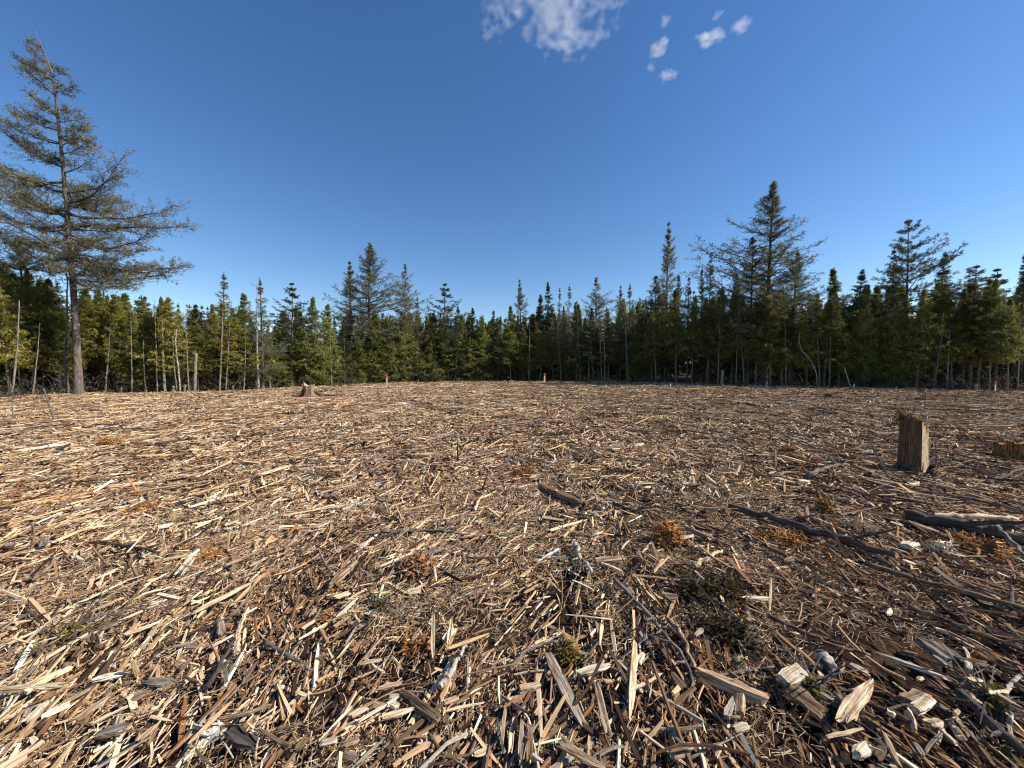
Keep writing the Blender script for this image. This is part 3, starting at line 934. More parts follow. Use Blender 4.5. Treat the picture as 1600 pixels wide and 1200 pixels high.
# ------------------------------------------------------------------ the giant leaning tamarack
def giant_tamarack():
    g = np.random.default_rng(77)
    Y = float(edge_depth(122)) - 1.2
    foot = at(122, 610, Y)
    e = link('tamarack', None, loc=(foot.x, Y, th(foot.x, Y) - .1))
    tag(e, 'giant leaning tamarack with long bare limbs and a crooked tip, tallest of all', 'tree', 'trees along the edge of the clearing')
    O = np.array(e.location)
    tpx = [(122, 610), (121, 560), (118, 500), (113, 430), (108, 375), (104, 320), (98, 255), (92, 200), (87, 150), (80, 110), (66, 75), (50, 38)]
    dep = [0, 0, .02, .05, .1, .12, .15, .15, .1, .1, .05, 0]
    T = np.array([np.array(at(x, y, Y + d)) - O for (x, y), d in zip(tpx, dep)])
    T[0, 2] = 0
    rad = np.array([.24, .165, .148, .135, .122, .108, .085, .067, .052, .04, .027, .010])
    # finer trunk
    tt = np.linspace(0, 1, len(T)); t2 = np.linspace(0, 1, 44)
    TP = np.stack([np.interp(t2, tt, T[:, k]) for k in range(3)], 1)
    TR = np.interp(t2, tt, rad)
    tV, tQ = tubes(TP[None], TR[None], 14, wob=.035, g=g)
    rows = np.array([p[1] for p in tpx], float)

    def trunk_at_row(r):
        f = np.interp(r, rows[::-1], tt[::-1])
        return np.array([np.interp(f, tt, T[:, k]) for k in range(3)])
    S = Y / FPX                                         # metres per photo pixel at this distance
    limbs = []                                          # start row, end dx (px), end dy up (px), sag
    hand = [(352, 172, -8, -.02), (318, 105, 60, .12), (335, 150, 10, .06), (372, 150, 2, .1), (398, 165, -22, .06), (300, 88, 30, .08), (415, 140, -6, .1), (438, 120, -12, .05), (455, 60, 14, .02),
            (270, 60, 22, .06), (240, 50, 16, .05), (215, 40, 14, .04), (190, 38, 4, .04), (170, 34, -6, .03), (145, 26, 10, .02), (120, 20, 6, 0),
            (330, -120, 58, .08), (300, -105, 62, .1), (285, -130, 30, .12), (262, -100, 66, .06), (352, -110, 20, .08), (372, -120, 4, .1), (400, -100, -6, .08), (248, -80, 34, .05), (225, -70, 24, .05), (420, -70, 0, .05),
            (205, -58, 24, .03), (180, -40, 26, .02), (150, -52, 46, 0), (128, -46, 34, 0), (105, -22, 20, 0), (85, -16, 18, 0)]
    for r, dx, dy, sag in hand:
        limbs.append((r, dx * S, dy * S, g.uniform(-.25, .25) * abs(dx) * S, sag))
    for k in range(44):                                 # limbs towards and away from the viewer
        r = 95 + 355 * math.sqrt(g.random())
        reach = np.interp(r, [60, 150, 220, 330, 400, 450], [12, 34, 60, 125, 140, 90]) * g.uniform(.5, .95)
        a = g.uniform(0, 6.283)
        limbs.append((r, math.cos(a) * reach * S * .8, g.uniform(-6, 34) * S * min(1, reach / 70), math.sin(a) * reach * S, g.uniform(0, .1)))
    n = len(limbs); ns = 9
    q = np.linspace(0, 1, ns)
    P = np.zeros((n, ns, 3)); Ln = np.zeros(n)
    for i, (r, dx, dz, dyv, sag) in enumerate(limbs):
        b = trunk_at_row(r)
        L = math.sqrt(dx * dx + dyv * dyv + dz * dz); Ln[i] = L
        P[i, :, 0] = b[0] + dx * q; P[i, :, 1] = b[1] + dyv * q
        P[i, :, 2] = b[2] + dz * q ** (1.0 if dz > 0 else .8) - sag * L * np.sin(q * math.pi) * 1.2 + .06 * L * q ** 4
        P[i, 1:] += g.normal(0, .012, (ns - 1, 3)) * L
    lV, lQ = tubes(P, (.012 + .011 * Ln)[:, None] * (1 - .86 * q)[None], 6, wob=.05, g=g)
    # secondary branches
    tw = 54
    f = .10 + .90 * ((np.arange(tw) + g.random((n, tw))) / tw)
    ii = (f * (ns - 1)).clip(0, ns - 1.001); i0 = ii.astype(int); fr = (ii - i0)[..., None]
    rw = np.arange(n)[:, None]
    B = P[rw, i0] * (1 - fr) + P[rw, i0 + 1] * fr
    ld = unit(P[rw, i0 + 1] - P[rw, i0])
    ang = np.where(np.arange(tw) % 2, 1, -1)[None] * np.radians(g.uniform(25, 80, (n, tw)))
    ca, sa = np.cos(ang), np.sin(ang)
    D = np.stack([ld[..., 0] * ca - ld[..., 1] * sa, ld[..., 0] * sa + ld[..., 1] * ca, ld[..., 2] * .5 + g.normal(.05, .3, (n, tw))], -1)
    D = unit(D)
    tl = (.25 + .22 * Ln)[:, None].clip(.3, 1.5) * (1.2 - .7 * f) * g.uniform(.5, 1.3, (n, tw))
    keep = (g.random((n, tw)) < np.clip(Ln / 5.5, .16, 1)[:, None]).ravel()
    B, D, tl = B.reshape(-1, 3)[keep], D.reshape(-1, 3)[keep], tl.reshape(-1)[keep]; m = len(B)
    q4 = np.linspace(0, 1, 4)
    TP2 = B[:, None] + D[:, None] * (q4[None, :, None] * tl[:, None, None]) + g.normal(0, .02, (m, 4, 3)) * q4[None, :, None]
    TP2[:, :, 2] += -.10 * tl[:, None] * np.sin(q4 * math.pi) + .12 * tl[:, None] * q4 ** 3
    twV, twQ = tubes(TP2, np.broadcast_to(np.array([.014, .011, .008, .004]), (m, 4)), 3, g=g)
    # short hanging shoots on them
    sh = 7
    fs = g.uniform(.12, 1, (m, sh))
    sb = (TP2[:, None, 0] * (1 - fs[..., None]) + TP2[:, None, 3] * fs[..., None]).reshape(-1, 3)
    sd = unit(D[:, None] * .7 + g.normal(0, .6, (m, sh, 3)) + np.array([0, 0, .05])).reshape(-1, 3)
    sl = g.uniform(.10, .34, len(sb))
    # foliage tufts along the shoots
    ln = 6
    fl = g.uniform(0, 1.05, (len(sb), ln))
    k0 = (sb[:, None] + sd[:, None] * (fl * sl[:, None])[..., None] + g.normal(0, .012, (len(sb), ln, 3))).reshape(-1, 3)
    d = unit(sd[:, None] * .55 + g.normal(0, .7, (len(sb), ln, 3))).reshape(-1, 3)
    cnt = len(k0)
    LV, LQ = leaves(k0, d, g.uniform(.06, .15, cnt), g.uniform(.018, .034, cnt), g)
    c = np.array((.26, .235, .125)) * g.lognormal(0, .25, (m, 1, 1)) * np.ones((m, sh * ln, 3))
    hue = g.normal(0, .12, (m, 1)); c[..., 0] *= 1 + hue; c[..., 2] *= 1 - hue
    lc = np.repeat(c.reshape(-1, 3), 4, axis=0)
    sV, sQ = leaves(sb, sd, sl, np.full(len(sb), .011), g)
    link('trunk', quad_mesh('giant_trunk', tV, tQ, [M['trunk']], smooth=True), e)
    V, Q, mi, t = join([(twV, twQ, 0, None), (sV, sQ, 0, None), (LV, LQ, 1, lc)])
    cr_ = link('crown', quad_mesh('giant_crown', V, Q, [M['twig'], M['needles']], mi, t), e)
    link('limbs', quad_mesh('giant_limbs', lV, lQ, [M['twig']], smooth=True), cr_)


giant_tamarack()

# ------------------------------------------------------------------ bare saplings, snags and cut stubs along the edge
def along_px(pts, Y, dep=0.0):
    return np.array([np.array(at(x, y, Y + dep)) for x, y in pts])


def resample(P, n):
    P = np.asarray(P, float)
    d = np.r_[0, np.cumsum(np.linalg.norm(np.diff(P, axis=0), axis=1))]
    t = np.linspace(0, d[-1], n)
    return np.stack([np.interp(t, d, P[:, k]) for k in range(3)], 1)


def sapling(pts, wpx, label, matk='paletrunk', back=-.4, twigs=6, cat='sapling', name='bare_sapling', taper=.35, leaf=None, group='bare saplings and snags at the edge', Y=None):
    g = np.random.default_rng(int(pts[0][0] * 7 + pts[0][1]))
    if Y is None:
        Y = float(edge_depth(pts[0][0])) + back
        if pts[-1][1] > 505 and not any(w_ in label for w_ in ('snag', 'pole', 'birch', 'branch')):
            (x1, y1), (x2, y2) = pts[-2], pts[-1]
            k_ = 55 / max(y1 - y2, 1)
            pts = list(pts) + [(x2 + (x2 - x1) * k_ * .7, y2 - 55)]
            taper = .12
        wpx *= .52
    P = along_px(pts, Y)
    ox, oy = P[0, 0], P[0, 1]
    P[0, 2] = th(ox, oy) - .06
    e = link(name, None, loc=(ox, oy, P[0, 2]))
    tag(e, label, cat, group)
    Q = resample(P - P[0], 18)
    Q[1:-1] += g.normal(0, .008 * Y / 25, (16, 3))
    r = wpx / FPX * Y * .5
    t = np.linspace(0, 1, 18)
    V, F = tubes(Q[None], (r * (1 - t * (1 - taper)))[None], 7, caps=True, wob=.06, g=g)
    link('trunk', quad_mesh('sapling_trunk', V, F, [M[matk]], smooth=True), e)
    for k in range(twigs):
        f = g.uniform(.15, .98)
        b = np.array([np.interp(f, t, Q[:, j]) for j in range(3)])
        a = g.uniform(0, 6.283); L = g.uniform(.25, .8) * (1 if f < .8 else .7) * Y / 28
        d = np.array([math.cos(a), math.sin(a), g.uniform(-.1, .7)])
        q = np.linspace(0, 1, 5)[:, None]
        Tp = b + d * q * L + g.normal(0, .03, (5, 3)) * q
        side = Tp[2:3] + (np.array([math.cos(a + 1), math.sin(a + 1), .3]) * .45 * L) * np.linspace(0, 1, 5)[:, None]
        V, F = tubes(np.stack([Tp, side]), np.array([[.5, .4, .3, .22, .1], [.3, .25, .2, .15, .08]]) * max(r * .45, .012), 4, g=g)
        parts = [(V, F, 0, None)]
        if leaf is not None and f > .35:
            nL = 46
            i_ = g.integers(1, 5, nL)
            p = np.where(g.random((nL, 1)) < .5, Tp[i_], side[i_]) + g.normal(0, .09, (nL, 3))
            lv, lq = leaves(p, unit(g.normal(0, 1, (nL, 3)) - np.array([0, 0, .3])), g.uniform(.10, .2, nL), g.uniform(.05, .09, nL), g)
            parts.append((lv, lq, 1, np.array(leaf) * np.repeat(g.lognormal(0, .25, (nL, 1)), 4, axis=0)))
        bo = link('branch', quad_mesh('sapling_branch', parts[0][0], parts[0][1], [M['twig']]), e)
        if len(parts) > 1:
            link('leaves', quad_mesh('sapling_leaves', parts[1][0], parts[1][1], [M['needles']], tint=parts[1][3]), bo)['kind'] = 'stuff'
    return e


GOLD = (.24, .20, .045)
sapling([(16, 626), (22, 590), (27, 540), (30, 470)], 6, 'crooked pale sapling nearest the left frame edge', twigs=9)
sapling([(50, 622), (54, 595), (58, 560)], 5, 'short crooked whitish sapling at the left edge of the treeline', twigs=7)
sapling([(95, 616), (94, 588), (95, 570)], 7, 'broken pale snag just left of the giant tamarack foot', 'birch', twigs=2, taper=.8)
sapling([(101, 616), (102, 560), (105, 480), (104, 420)], 7, 'straight grey trunk close beside the giant tamarack', 'trunk', twigs=12)
sapling([(164, 614), (166, 590), (169, 560)], 5, 'short grey sapling just right of the giant tamarack foot', twigs=6)
sapling([(206, 614), (206, 580), (205, 540)], 5, 'grey sapling under the giant tamarack limb tips', twigs=7)
sapling([(229, 615), (226, 595), (225, 575)], 4, 'short bent sapling left of the tall pale pair', twigs=3)
sapling([(246, 615), (245, 575), (243, 520)], 5, 'thin pale stem left of the golden cedar trunk', twigs=5)
sapling([(258, 615), (255, 565), (253, 500)], 8, 'thickest whitish stem under the golden green cedar', twigs=6, leaf=GOLD)
sapling([(277, 614), (272, 570), (270, 525)], 5, 'pale stem curving left below the crooked birch', twigs=3)
sapling([(282, 614), (277, 560), (274, 535), (276, 515), (289, 497), (298, 479)], 5, 'crooked birch with a zigzag top leaning right', 'birch', twigs=4)
sapling([(295, 613), (293, 570), (291, 520)], 4, 'thin straight pale stem beside the thick broken snag', twigs=4)
sapling([(304, 613), (305, 580), (306, 552)], 9, 'thick broken snag with a flat top', 'paletrunk', twigs=2, taper=.85, cat='snag')
sapling([(343, 613), (345, 570), (347, 520)], 6, 'sapling with yellow green leaf tufts', twigs=11, leaf=GOLD)
sapling([(353, 613), (354, 590), (356, 560)], 5, 'forked sapling right of the leafy yellow one', twigs=6, leaf=GOLD)
sapling([(404, 613), (402, 560), (401, 500), (403, 440)], 7, 'pale lichen trunk before the second pale tamarack spire', 'birch', twigs=12)
sapling([(381, 611), (382, 585), (383, 560)], 4, 'small stem left of the pale lichen trunk', twigs=4)
sapling([(518, 603), (518, 585), (517, 565)], 4, 'thin grey stem before the broad tamarack', twigs=4)
for x, tp, ds in ((826, 560, 'thin grey stem left of the red stake'), (877, 540, 'first pale trunk right of the red stake'), (900, 548, 'second pale trunk right of the red stake'), (907, 530, 'third pale trunk right of the red stake'),
                  (919, 545, 'forked pale trunk in the middle of the treeline'), (940, 500, 'left of two close pale trunks in the middle'), (945, 505, 'right of two close pale trunks in the middle'), (981, 540, 'grey trunk before the layered dark spruce'),
                  (1025, 545, 'grey trunk below the tall slender tamarack'), (1122, 460, 'long straight grey trunk below the twin dark spruces'), (1150, 520, 'leaning grey trunk left of the tallest right tamarack'),
                  (1163, 540, 'short grey trunk below the bushy tamarack'), (1228, 545, 'crooked grey stem below the tallest right tamarack'), (1281, 530, 'thin grey stem right of the bent birch'), (1296, 525, 'slightly bowed grey stem right of the bent birch'),
                  (1480, 548, 'pale stem beside the leaning trunk on the right'), (1590, 540, 'bowed grey trunk near the right frame edge')):
    b = float(np.interp(x, _TX, _TY))
    lean = (x * 37 % 11 - 5) * .9
    sapling([(x, b + 1), (x - lean * .4, (b + tp) / 2), (x - lean, tp)], 4.2, ds, 'paletrunk', twigs=6, back=-.2)
sapling([(1278, 606), (1275, 580), (1266, 562), (1252, 548), (1248, 530), (1250, 520)], 4, 'bent white birch stem curving left, right half of the treeline', 'birch', twigs=4, back=-.8)
sapling([(1330, 610), (1325, 592), (1319, 573)], 4, 'bleached leaning pole at the right treeline', 'birch', twigs=0, back=-1.5, taper=.7)
sapling([(1459, 607), (1464, 570), (1470, 535), (1474, 490)], 7, 'brown trunk leaning right below the narrow dark spire', 'trunk', twigs=8, back=-.2)
sapling([(1487, 612), (1490, 598), (1498, 588), (1508, 585)], 3.5, 'grey dead branch arched beside the leaning brown trunk', 'barkgrey', twigs=5, back=-1.0)
sapling([(1519, 612), (1508, 599), (1497, 588)], 3.5, 'fallen grey branch propped on the arched one', 'barkgrey', twigs=2, back=-.9)

STUBS = [(184, 602, 612, 4, 'taller of two white cut stubs right of the giant tamarack'), (189, 604, 613, 3, 'shorter of two white cut stubs right of the giant tamarack'), (363, 603, 614, 3.5, 'cut stub beside the yellow green sapling'), (288, 601, 614, 3.5, 'cut stub left of the thick broken snag'),
         (270, 603, 613, 4, 'tilted cut stub under the crooked birch'), (1046, 600, 607, 4, 'white slanted stub right of the layered spruce foot'), (1128, 578, 602, 4.5, 'pale broken post before the twin dark spruces'), (1372, 612, 620, 4, 'pale stub leaning on the field right of the pole'),
         (1333, 600, 612, 3, 'small stub at the foot of the bleached pole'), (1445, 612, 626, 4, 'dark upright stub left of the split stump top'), (1524, 600, 611, 4, 'forked stub near the orange marker on the right'), (1197, 597, 608, 3, 'stub below the tallest right tamarack')]
for x, t0, b0, w, ds in STUBS:
    Yb = CAM_H * FPX / (b0 - 575.0)
    sapling([(x, b0), (x + .4, (t0 + b0) / 2), (x + 1.0, t0)], w, ds, 'birch' if 'white' in ds or 'pale' in ds else 'paletrunk', twigs=0, cat='cut stub', name='cut_sapling_stub', taper=.85, group='cut stubs left standing at the edge', Y=Yb)

# thin dead sticks standing in the mulch
for pts, w, ds in (([(88, 664), (80, 640), (68, 607)], 3.5, 'pale forked stick leaning left out of the mulch by the left trees'), ([(20, 658), (19, 635), (18, 622)], 2.2, 'thin straight stick standing in the mulch at far left'),
                   ([(1399, 762), (1378, 725), (1364, 700), (1355, 672)], 3.2, 'long thin curved stem leaning left of the split stump'), ([(563, 920), (562, 888), (556, 862)], 2.6, 'dark thin twig standing upright in the mulch left of centre'),
                   ([(1168, 742), (1156, 690), (1152, 634)], 2.2, 'thin yellowish stalk standing in the right middle field'), ([(1232, 702), (1231, 680), (1230, 662)], 2, 'thin twig standing behind the orange root clump'),
                   ([(1348, 870), (1349, 850), (1347, 826)], 3, 'short dark stick standing by the long dark log'), ([(1462, 737), (1463, 715), (1462, 690)], 3, 'thin brown sapling right of the split stump'),
                   ([(747, 975), (745, 930), (741, 860), (738, 880)], 2, 'hair thin twig standing in the centre foreground')):
    Yb = ground(pts[0][0], pts[0][1]).y
    sapling(pts, w, ds, 'barkgrey' if 'dark' not in ds else 'twig', twigs=3 if 'forked' in ds or 'stem' in ds else 1, cat='stick', name='standing_stick', group='thin sticks standing in the mulch', Y=Yb, taper=.4)


# ------------------------------------------------------------------ undergrowth under the trees and dry grass at the far edge
def undergrowth(g):
    n = 5200
    px = g.uniform(-250, 1850, n); Y = edge_depth(px) + np.where(g.random(n) < .22, -3.2 * g.random(n) * (vnoise(px / 22, px * 0, 71) > .5), g.uniform(-.9, 5, n))
    x = (px - 800) / FPX * Y
    z = terrain(x, Y)
    L = g.uniform(.25, 1.3, n)
    a = g.random(n) * 6.283; el = g.uniform(.05, 1.3, n)
    d = np.stack([np.cos(a) * np.cos(el), np.sin(a) * np.cos(el), np.sin(el)], 1)
    q = np.linspace(0, 1, 4)
    P = np.stack([x, Y, z], 1)[:, None] + d[:, None] * (q[None, :, None] * L[:, None, None]) + g.normal(0, .04, (n, 4, 3)) * q[None, :, None]
    P[:, :, 2] += g.uniform(0, .9, n)[:, None] * (g.random(n) < .4)[:, None]
    V, Q = tubes(P, np.broadcast_to(np.array([.011, .009, .007, .004]), (n, 4)), 3, g=g)
    m = 5200
    i = g.integers(0, n, m)
    lv, lq = leaves(P[i, g.integers(1, 4, m)] + g.normal(0, .08, (m, 3)), unit(g.normal(0, 1, (m, 3))), g.uniform(.08, .2, m), g.uniform(.04, .09, m), g)
    c = np.array([(.11, .12, .03), (.16, .12, .045), (.07, .075, .025), (.2, .1, .05)])[g.choice(4, m, p=[.45, .25, .25, .05])]
    V, Q, mi, t = join([(V, Q, 0, None), (lv, lq, 1, np.repeat(c, 4, axis=0))])
    return quad_mesh('undergrowth', V, Q, [M['twig'], M['needles']], mi, t)


tag(link('undergrowth', undergrowth(np.random.default_rng(31))), 'tangled dead twigs and low leaves under the edge trees', 'undergrowth', kind='stuff')


def dry_grass(g):
    n = 5000
    px = np.concatenate([g.normal(880, 90, n // 2), g.uniform(520, 1000, n // 2)]); Y = edge_depth(px) - np.abs(g.normal(.6, 1.4, n)) + .6
    x = (px - 800) / FPX * Y
    P = np.stack([x, Y, terrain(x, Y)], 1)
    d = unit(np.stack([g.normal(0, .35, n), g.normal(0, .35, n), np.ones(n)], 1))
    V, Q = leaves(P, d, g.uniform(.12, .34, n), g.uniform(.012, .03, n), g)
    c = np.array([(.30, .24, .08), (.22, .22, .06), (.36, .27, .14)])[g.choice(3, n)] * g.lognormal(0, .2, (n, 1))
    return quad_mesh('dry_grass', V, Q, [M['needles']], tint=np.repeat(c, 4, axis=0))


tag(link('dry_grass', dry_grass(np.random.default_rng(32))), 'strip of yellowish dry grass along the far middle edge', 'grass', kind='stuff')

# ------------------------------------------------------------------ stumps
def lathe_ring(nr, k, fn):
    """fn(i ring, angle array) -> (k,3); closed sides only"""
    V = np.concatenate([fn(i, np.arange(k) * 2 * math.pi / k) for i in range(nr)])
    i, j = np.meshgrid(np.arange(nr - 1), np.arange(k), indexing='ij')
    j2 = (j + 1) % k
    return V, np.stack([i * k + j, i * k + j2, (i + 1) * k + j2, (i + 1) * k + j], -1).reshape(-1, 4)


def shards(P, D, L, W, g, col):
    n = len(P)
    q = np.array([0, .6, 1.0])
    Tp = P[:, None] + D[:, None] * (q[None, :, None] * L[:, None, None]) + g.normal(0, .05, (n, 3, 3)) * q[None, :, None] * L[:, None, None]
    V, Q = tubes(Tp, W[:, None] * np.array([.5, .35, .08])[None], 3, g=g)
    return V, Q, 0, np.repeat(col, 9, axis=0)


def split_stump():
    g = np.random.default_rng(41)
    b = ground(1431, 742)
    S = b.y / FPX
    e = link('split_stump', None, loc=(b.x, b.y, th(b.x, b.y) - .06))
    tag(e, 'tall split stump with dark ridged bark and a pale torn face', 'stump')
    r0 = 18.5 * S; k = 48; nr = 12; Hh = 102 * S
    ridg = 1 + .055 * np.sin(np.arange(k) * 2 * math.pi / k * 13 + 1) + g.normal(0, .035, k)

    def ht(a):                                          # torn top falls towards the right and the viewer
        return Hh * (.90 - .105 * np.cos(a) + .035 * np.sin(a * 3 + 1))

    face = 10.0 * S                                      # the split face lies right of here

    def fn(i, a):
        f = i / (nr - 1)
        rr = r0 * (1 + .42 * (1 - f) ** 6) * ridg * (1 + .02 * np.sin(f * 9 + a * 2))
        x, y = np.cos(a) * rr, np.sin(a) * rr
        # turn so that the split plane faces right and towards the viewer
        nx, ny = math.cos(-1.08), math.sin(-1.08)
        dd = x * nx + y * ny
        cut = np.clip(dd - face, 0, None) * (1 if f > .12 else f / .12)
        x, y = x - cut * nx, y - cut * ny
        return np.stack([x - 3 * S * f, y, f * ht(a) * (1 + (g.normal(0, .05, k) if i == nr - 1 else 0))], 1)
    V, Q = lathe_ring(nr, k, fn)
    ang = np.arange(k) * 2 * math.pi / k
    isface = (np.cos(ang + 1.08) * r0 * ridg > face * 1.02)
    col = np.tile(isface, nr - 1)
    i_low = np.repeat(np.arange(nr - 1), k) < 1
    qf = col & ~i_low
    # bark shell and split face are separate pieces of the stump
    def sub(mask, name, mt):
        ids = np.unique(Q[mask]); mp = np.full(len(V), -1); mp[ids] = np.arange(len(ids))
        return link(name, quad_mesh(name, V[ids], mp[Q[mask]], [mt]), e)
    sub(~qf, 'bark', M['stumpbark'])
    sub(qf, 'split_face', M['splitface'])
    top = V[-k:]
    c = top.mean(0) - np.array([0, 0, .03])
    ringV = np.concatenate([top, [c]])
    rq = np.array([[j, (j + 1) % k, (j + 2) % k, k] for j in range(0, k, 2)])
    tp = link('torn_top', quad_mesh('torn_top', ringV, rq, [M['rotcut']]), e)
    n = 300
    i = g.integers(0, k, n); f = np.sqrt(g.random(n))[:, None]
    P = c + (top[i] - c) * f - np.array([0, 0, .02])
    D = unit(np.stack([g.normal(-.1, .35, n), g.normal(0, .3, n), np.abs(g.normal(.7, .4, n))], 1))
    fibc = np.array([(.55, .36, .17), (.42, .22, .08), (.66, .5, .3), (.3, .17, .08)])[g.choice(4, n)]
    sv = shards(P, D, g.uniform(.03, .14, n), g.uniform(.006, .018, n), g, fibc)
    m = 60                                               # strips of bark hanging over the rim on the left
    j = g.integers(0, k, m)
    sel = (np.cos(ang[j] + 1.08) < .1)
    P2 = top[j][sel]
    D2 = unit(np.stack([P2[:, 0] * 1.5, P2[:, 1] * 1.5 - .05, -np.abs(g.normal(.5, .25, len(P2)))], 1))
    sv2 = shards(P2, D2, g.uniform(.08, .30, len(P2)), g.uniform(.006, .014, len(P2)), g, np.tile([(.14, .10, .07)], (len(P2), 1)))
    sp_ = 22                                             # tall splinters at the upper left
    P3 = top[np.argmin(top[:, 0])] + g.normal(0, .035, (sp_, 3)) + np.array([.03, 0, 0])
    D3 = unit(np.stack([g.normal(-.35, .3, sp_), g.normal(0, .2, sp_), np.ones(sp_)], 1))
    sv3 = shards(P3, D3, g.uniform(.08, .22, sp_), g.uniform(.006, .014, sp_), g, np.tile([(.16, .11, .075)], (sp_, 1)))
    Vv, Qq, mi, t = join([sv, sv2, sv3])
    link('splinters', quad_mesh('splinters', Vv, Qq, [M['fibre']], tint=t), tp)
    for a in (2.4, 3.6, -1.2, -.3, .9):
        q = np.linspace(0, 1, 6)[:, None]
        d = np.array([math.cos(a), math.sin(a), 0])
        Pp = d * (r0 * .7 + q * r0 * 1.3) + np.array([0, 0, 1]) * (.13 * (1 - q) ** 1.5 - .0)
        dbn = 1
        V_, Q_ = tubes(Pp[None], np.array([[.11, .095, .075, .055, .035, .015]]), 7, wob=.1, g=g)
        link('root', quad_mesh('root', V_, Q_, [M['stumpbark']], smooth=True), e)
    n = 260                                              # torn bark and chips packed against the foot
    a = g.random(n) * 6.283; r_ = r0 * (1.0 + g.random(n) ** 1.6 * 1.1)
    P = np.stack([np.cos(a) * r_, np.sin(a) * r_, .07 + .11 * np.clip(1.7 - r_ / r0, 0, 1) * g.random(n)], 1)
    D = unit(np.stack([g.normal(0, 1, n), g.normal(0, 1, n), np.abs(g.normal(0, .3, n))], 1))
    cc = np.array([(.10, .07, .05), (.2, .12, .07), (.4, .27, .15), (.06, .04, .03), (.55, .4, .25)])[g.choice(5, n)]
    Vv, Qq, _, t = shards(P, D, g.uniform(.05, .2, n), g.uniform(.01, .028, n), g, cc)
    link('foot_debris', quad_mesh('foot_debris', Vv, Qq, [M['fibre']], tint=t), e)['kind'] = 'stuff'


split_stump()


def low_stump(px0, px1, top, bot, label, matk, topm, seed, roots=0, group=None):
    g = np.random.default_rng(seed)
    b = ground((px0 + px1) / 2, bot)
    S = b.y / FPX
    r0 = (px1 - px0) / 2 * S; Hh = (bot - top) * S
    e = link('cut_stump', None, loc=(b.x, b.y, th(b.x, b.y) - .04))
    tag(e, label, 'stump', group)
    k, nr = 32, 8
    rid = 1 + .09 * np.sin(np.arange(k) * 2 * math.pi / k * 7) + g.normal(0, .05, k)
    tz = 1 + g.normal(0, .10, k)

    def fn(i, a):
        f = i / (nr - 1)
        rr = r0 * rid * (1 + .35 * (1 - f) ** 3) * .95
        return np.stack([np.cos(a) * rr, np.sin(a) * rr, f * Hh * (1 + (tz - 1) * f)], 1)
    V, Q = lathe_ring(nr, k, fn)
    link('side', quad_mesh('side', V, Q, [M[matk]]), e)
    top_ = V[-k:]; c = top_.mean(0) - np.array([0, 0, .05 * Hh])
    ct = link('cut_top', quad_mesh('cut_top', np.concatenate([top_, [c]]), np.array([[j, (j + 1) % k, (j + 2) % k, k] for j in range(0, k, 2)]), [M[topm]]), e)
    n = 16
    i = g.integers(0, k, n)
    P = c + (top_[i] - c) * np.sqrt(g.random(n))[:, None]
    D = unit(np.stack([g.normal(0, .3, n), g.normal(0, .3, n), np.ones(n)], 1))
    cc = np.array([(.62, .45, .24), (.45, .26, .1), (.7, .56, .36)])[g.choice(3, n)]
    Vv, Qq, _, t = shards(P - np.array([0, 0, .02]), D, g.uniform(.08, .24, n) * Hh, g.uniform(.006, .016, n), g, cc)
    link('splinters', quad_mesh('splinters', Vv, Qq, [M['fibre']], tint=t), ct)
    for r_ in range(roots):
        a = (2.7, .35, -1.4, -2.4)[r_]
        q = np.linspace(0, 1, 7)[:, None]
        d = np.array([math.cos(a), math.sin(a), 0])
        Pp = d * (r0 * .6 + q * r0 * 3.2) + np.array([0, 0, 1]) * (Hh * .62 * (1 - q) ** 1.7)
        V_, Q_ = tubes(Pp[None], np.array([[.5, .45, .38, .3, .22, .15, .06]]) * r0 * .8, 7, wob=.1, g=g)
        link('root', quad_mesh('root', V_, Q_, [M['stumpbark']], smooth=True), e)


low_stump(1571, 1630, 692, 724, 'low ragged stump with yellow rotten wood at the right frame edge', 'rotcut', 'rotcut', 51)
low_stump(474, 492, 599, 620, 'distant pale stump on flaring dark roots left of the orange topped stake', 'oldstump', 'splitface', 52, roots=4)
low_stump(1432, 1443, 619, 626, 'small dark distant stump behind the tall split stump', 'stumpbark', 'rotcut', 53)
low_stump(1290, 1300, 613, 620, 'small dark distant stump left of the bleached leaning pole', 'stumpbark', 'rotcut', 54)

# ------------------------------------------------------------------ survey stakes
def stake(px, top, bot, wpx, label, paint, lean=0):
    Y = CAM_H * FPX / (bot - 575.0)
    foot, tip = at(px, bot, Y), at(px, top, Y)
    h, w = tip.z - foot.z, wpx / FPX * Y
    e = link('survey_stake', None, loc=(foot.x, Y, th(foot.x, Y) - .05), rot=(0, lean, .3))
    tag(e, label, 'stake', 'survey stakes at the far edge')

    def box(z0, z1, ww, point=0):
        a = ww / 2
        ring = lambda z, s: [(-a * s, -a * .6 * s, z), (a * s, -a * .6 * s, z), (a * s, a * .6 * s, z), (-a * s, a * .6 * s, z)]
        V = np.array(ring(z0, 1) + ring(z1 - .02, 1) + ring(z1, .8))
        Q = [[r * 4 + j, r * 4 + (j + 1) % 4, r * 4 + 4 + (j + 1) % 4, r * 4 + 4 + j] for r in range(2) for j in range(4)] + [[8, 9, 10, 11]]
        return V, np.array(Q)
    H = h + .05
    if paint:
        V, Q = box(0, H * .74, w); link('post', quad_mesh('post', V, Q, [M['stake_wood']]), e)
        V, Q = box(H * .74, H, w * 1.06); link('painted_top', quad_mesh('painted_top', V, Q, [M['stake_paint']]), e)
    else:
        V, Q = box(0, H, w); link('post', quad_mesh('post', V, Q, [M['stake_brown']]), e)
        V, Q = box(H * .9, H + .01, w * 1.05); link('painted_top', quad_mesh('painted_top', V, Q, [M['stake_brown']]), e)


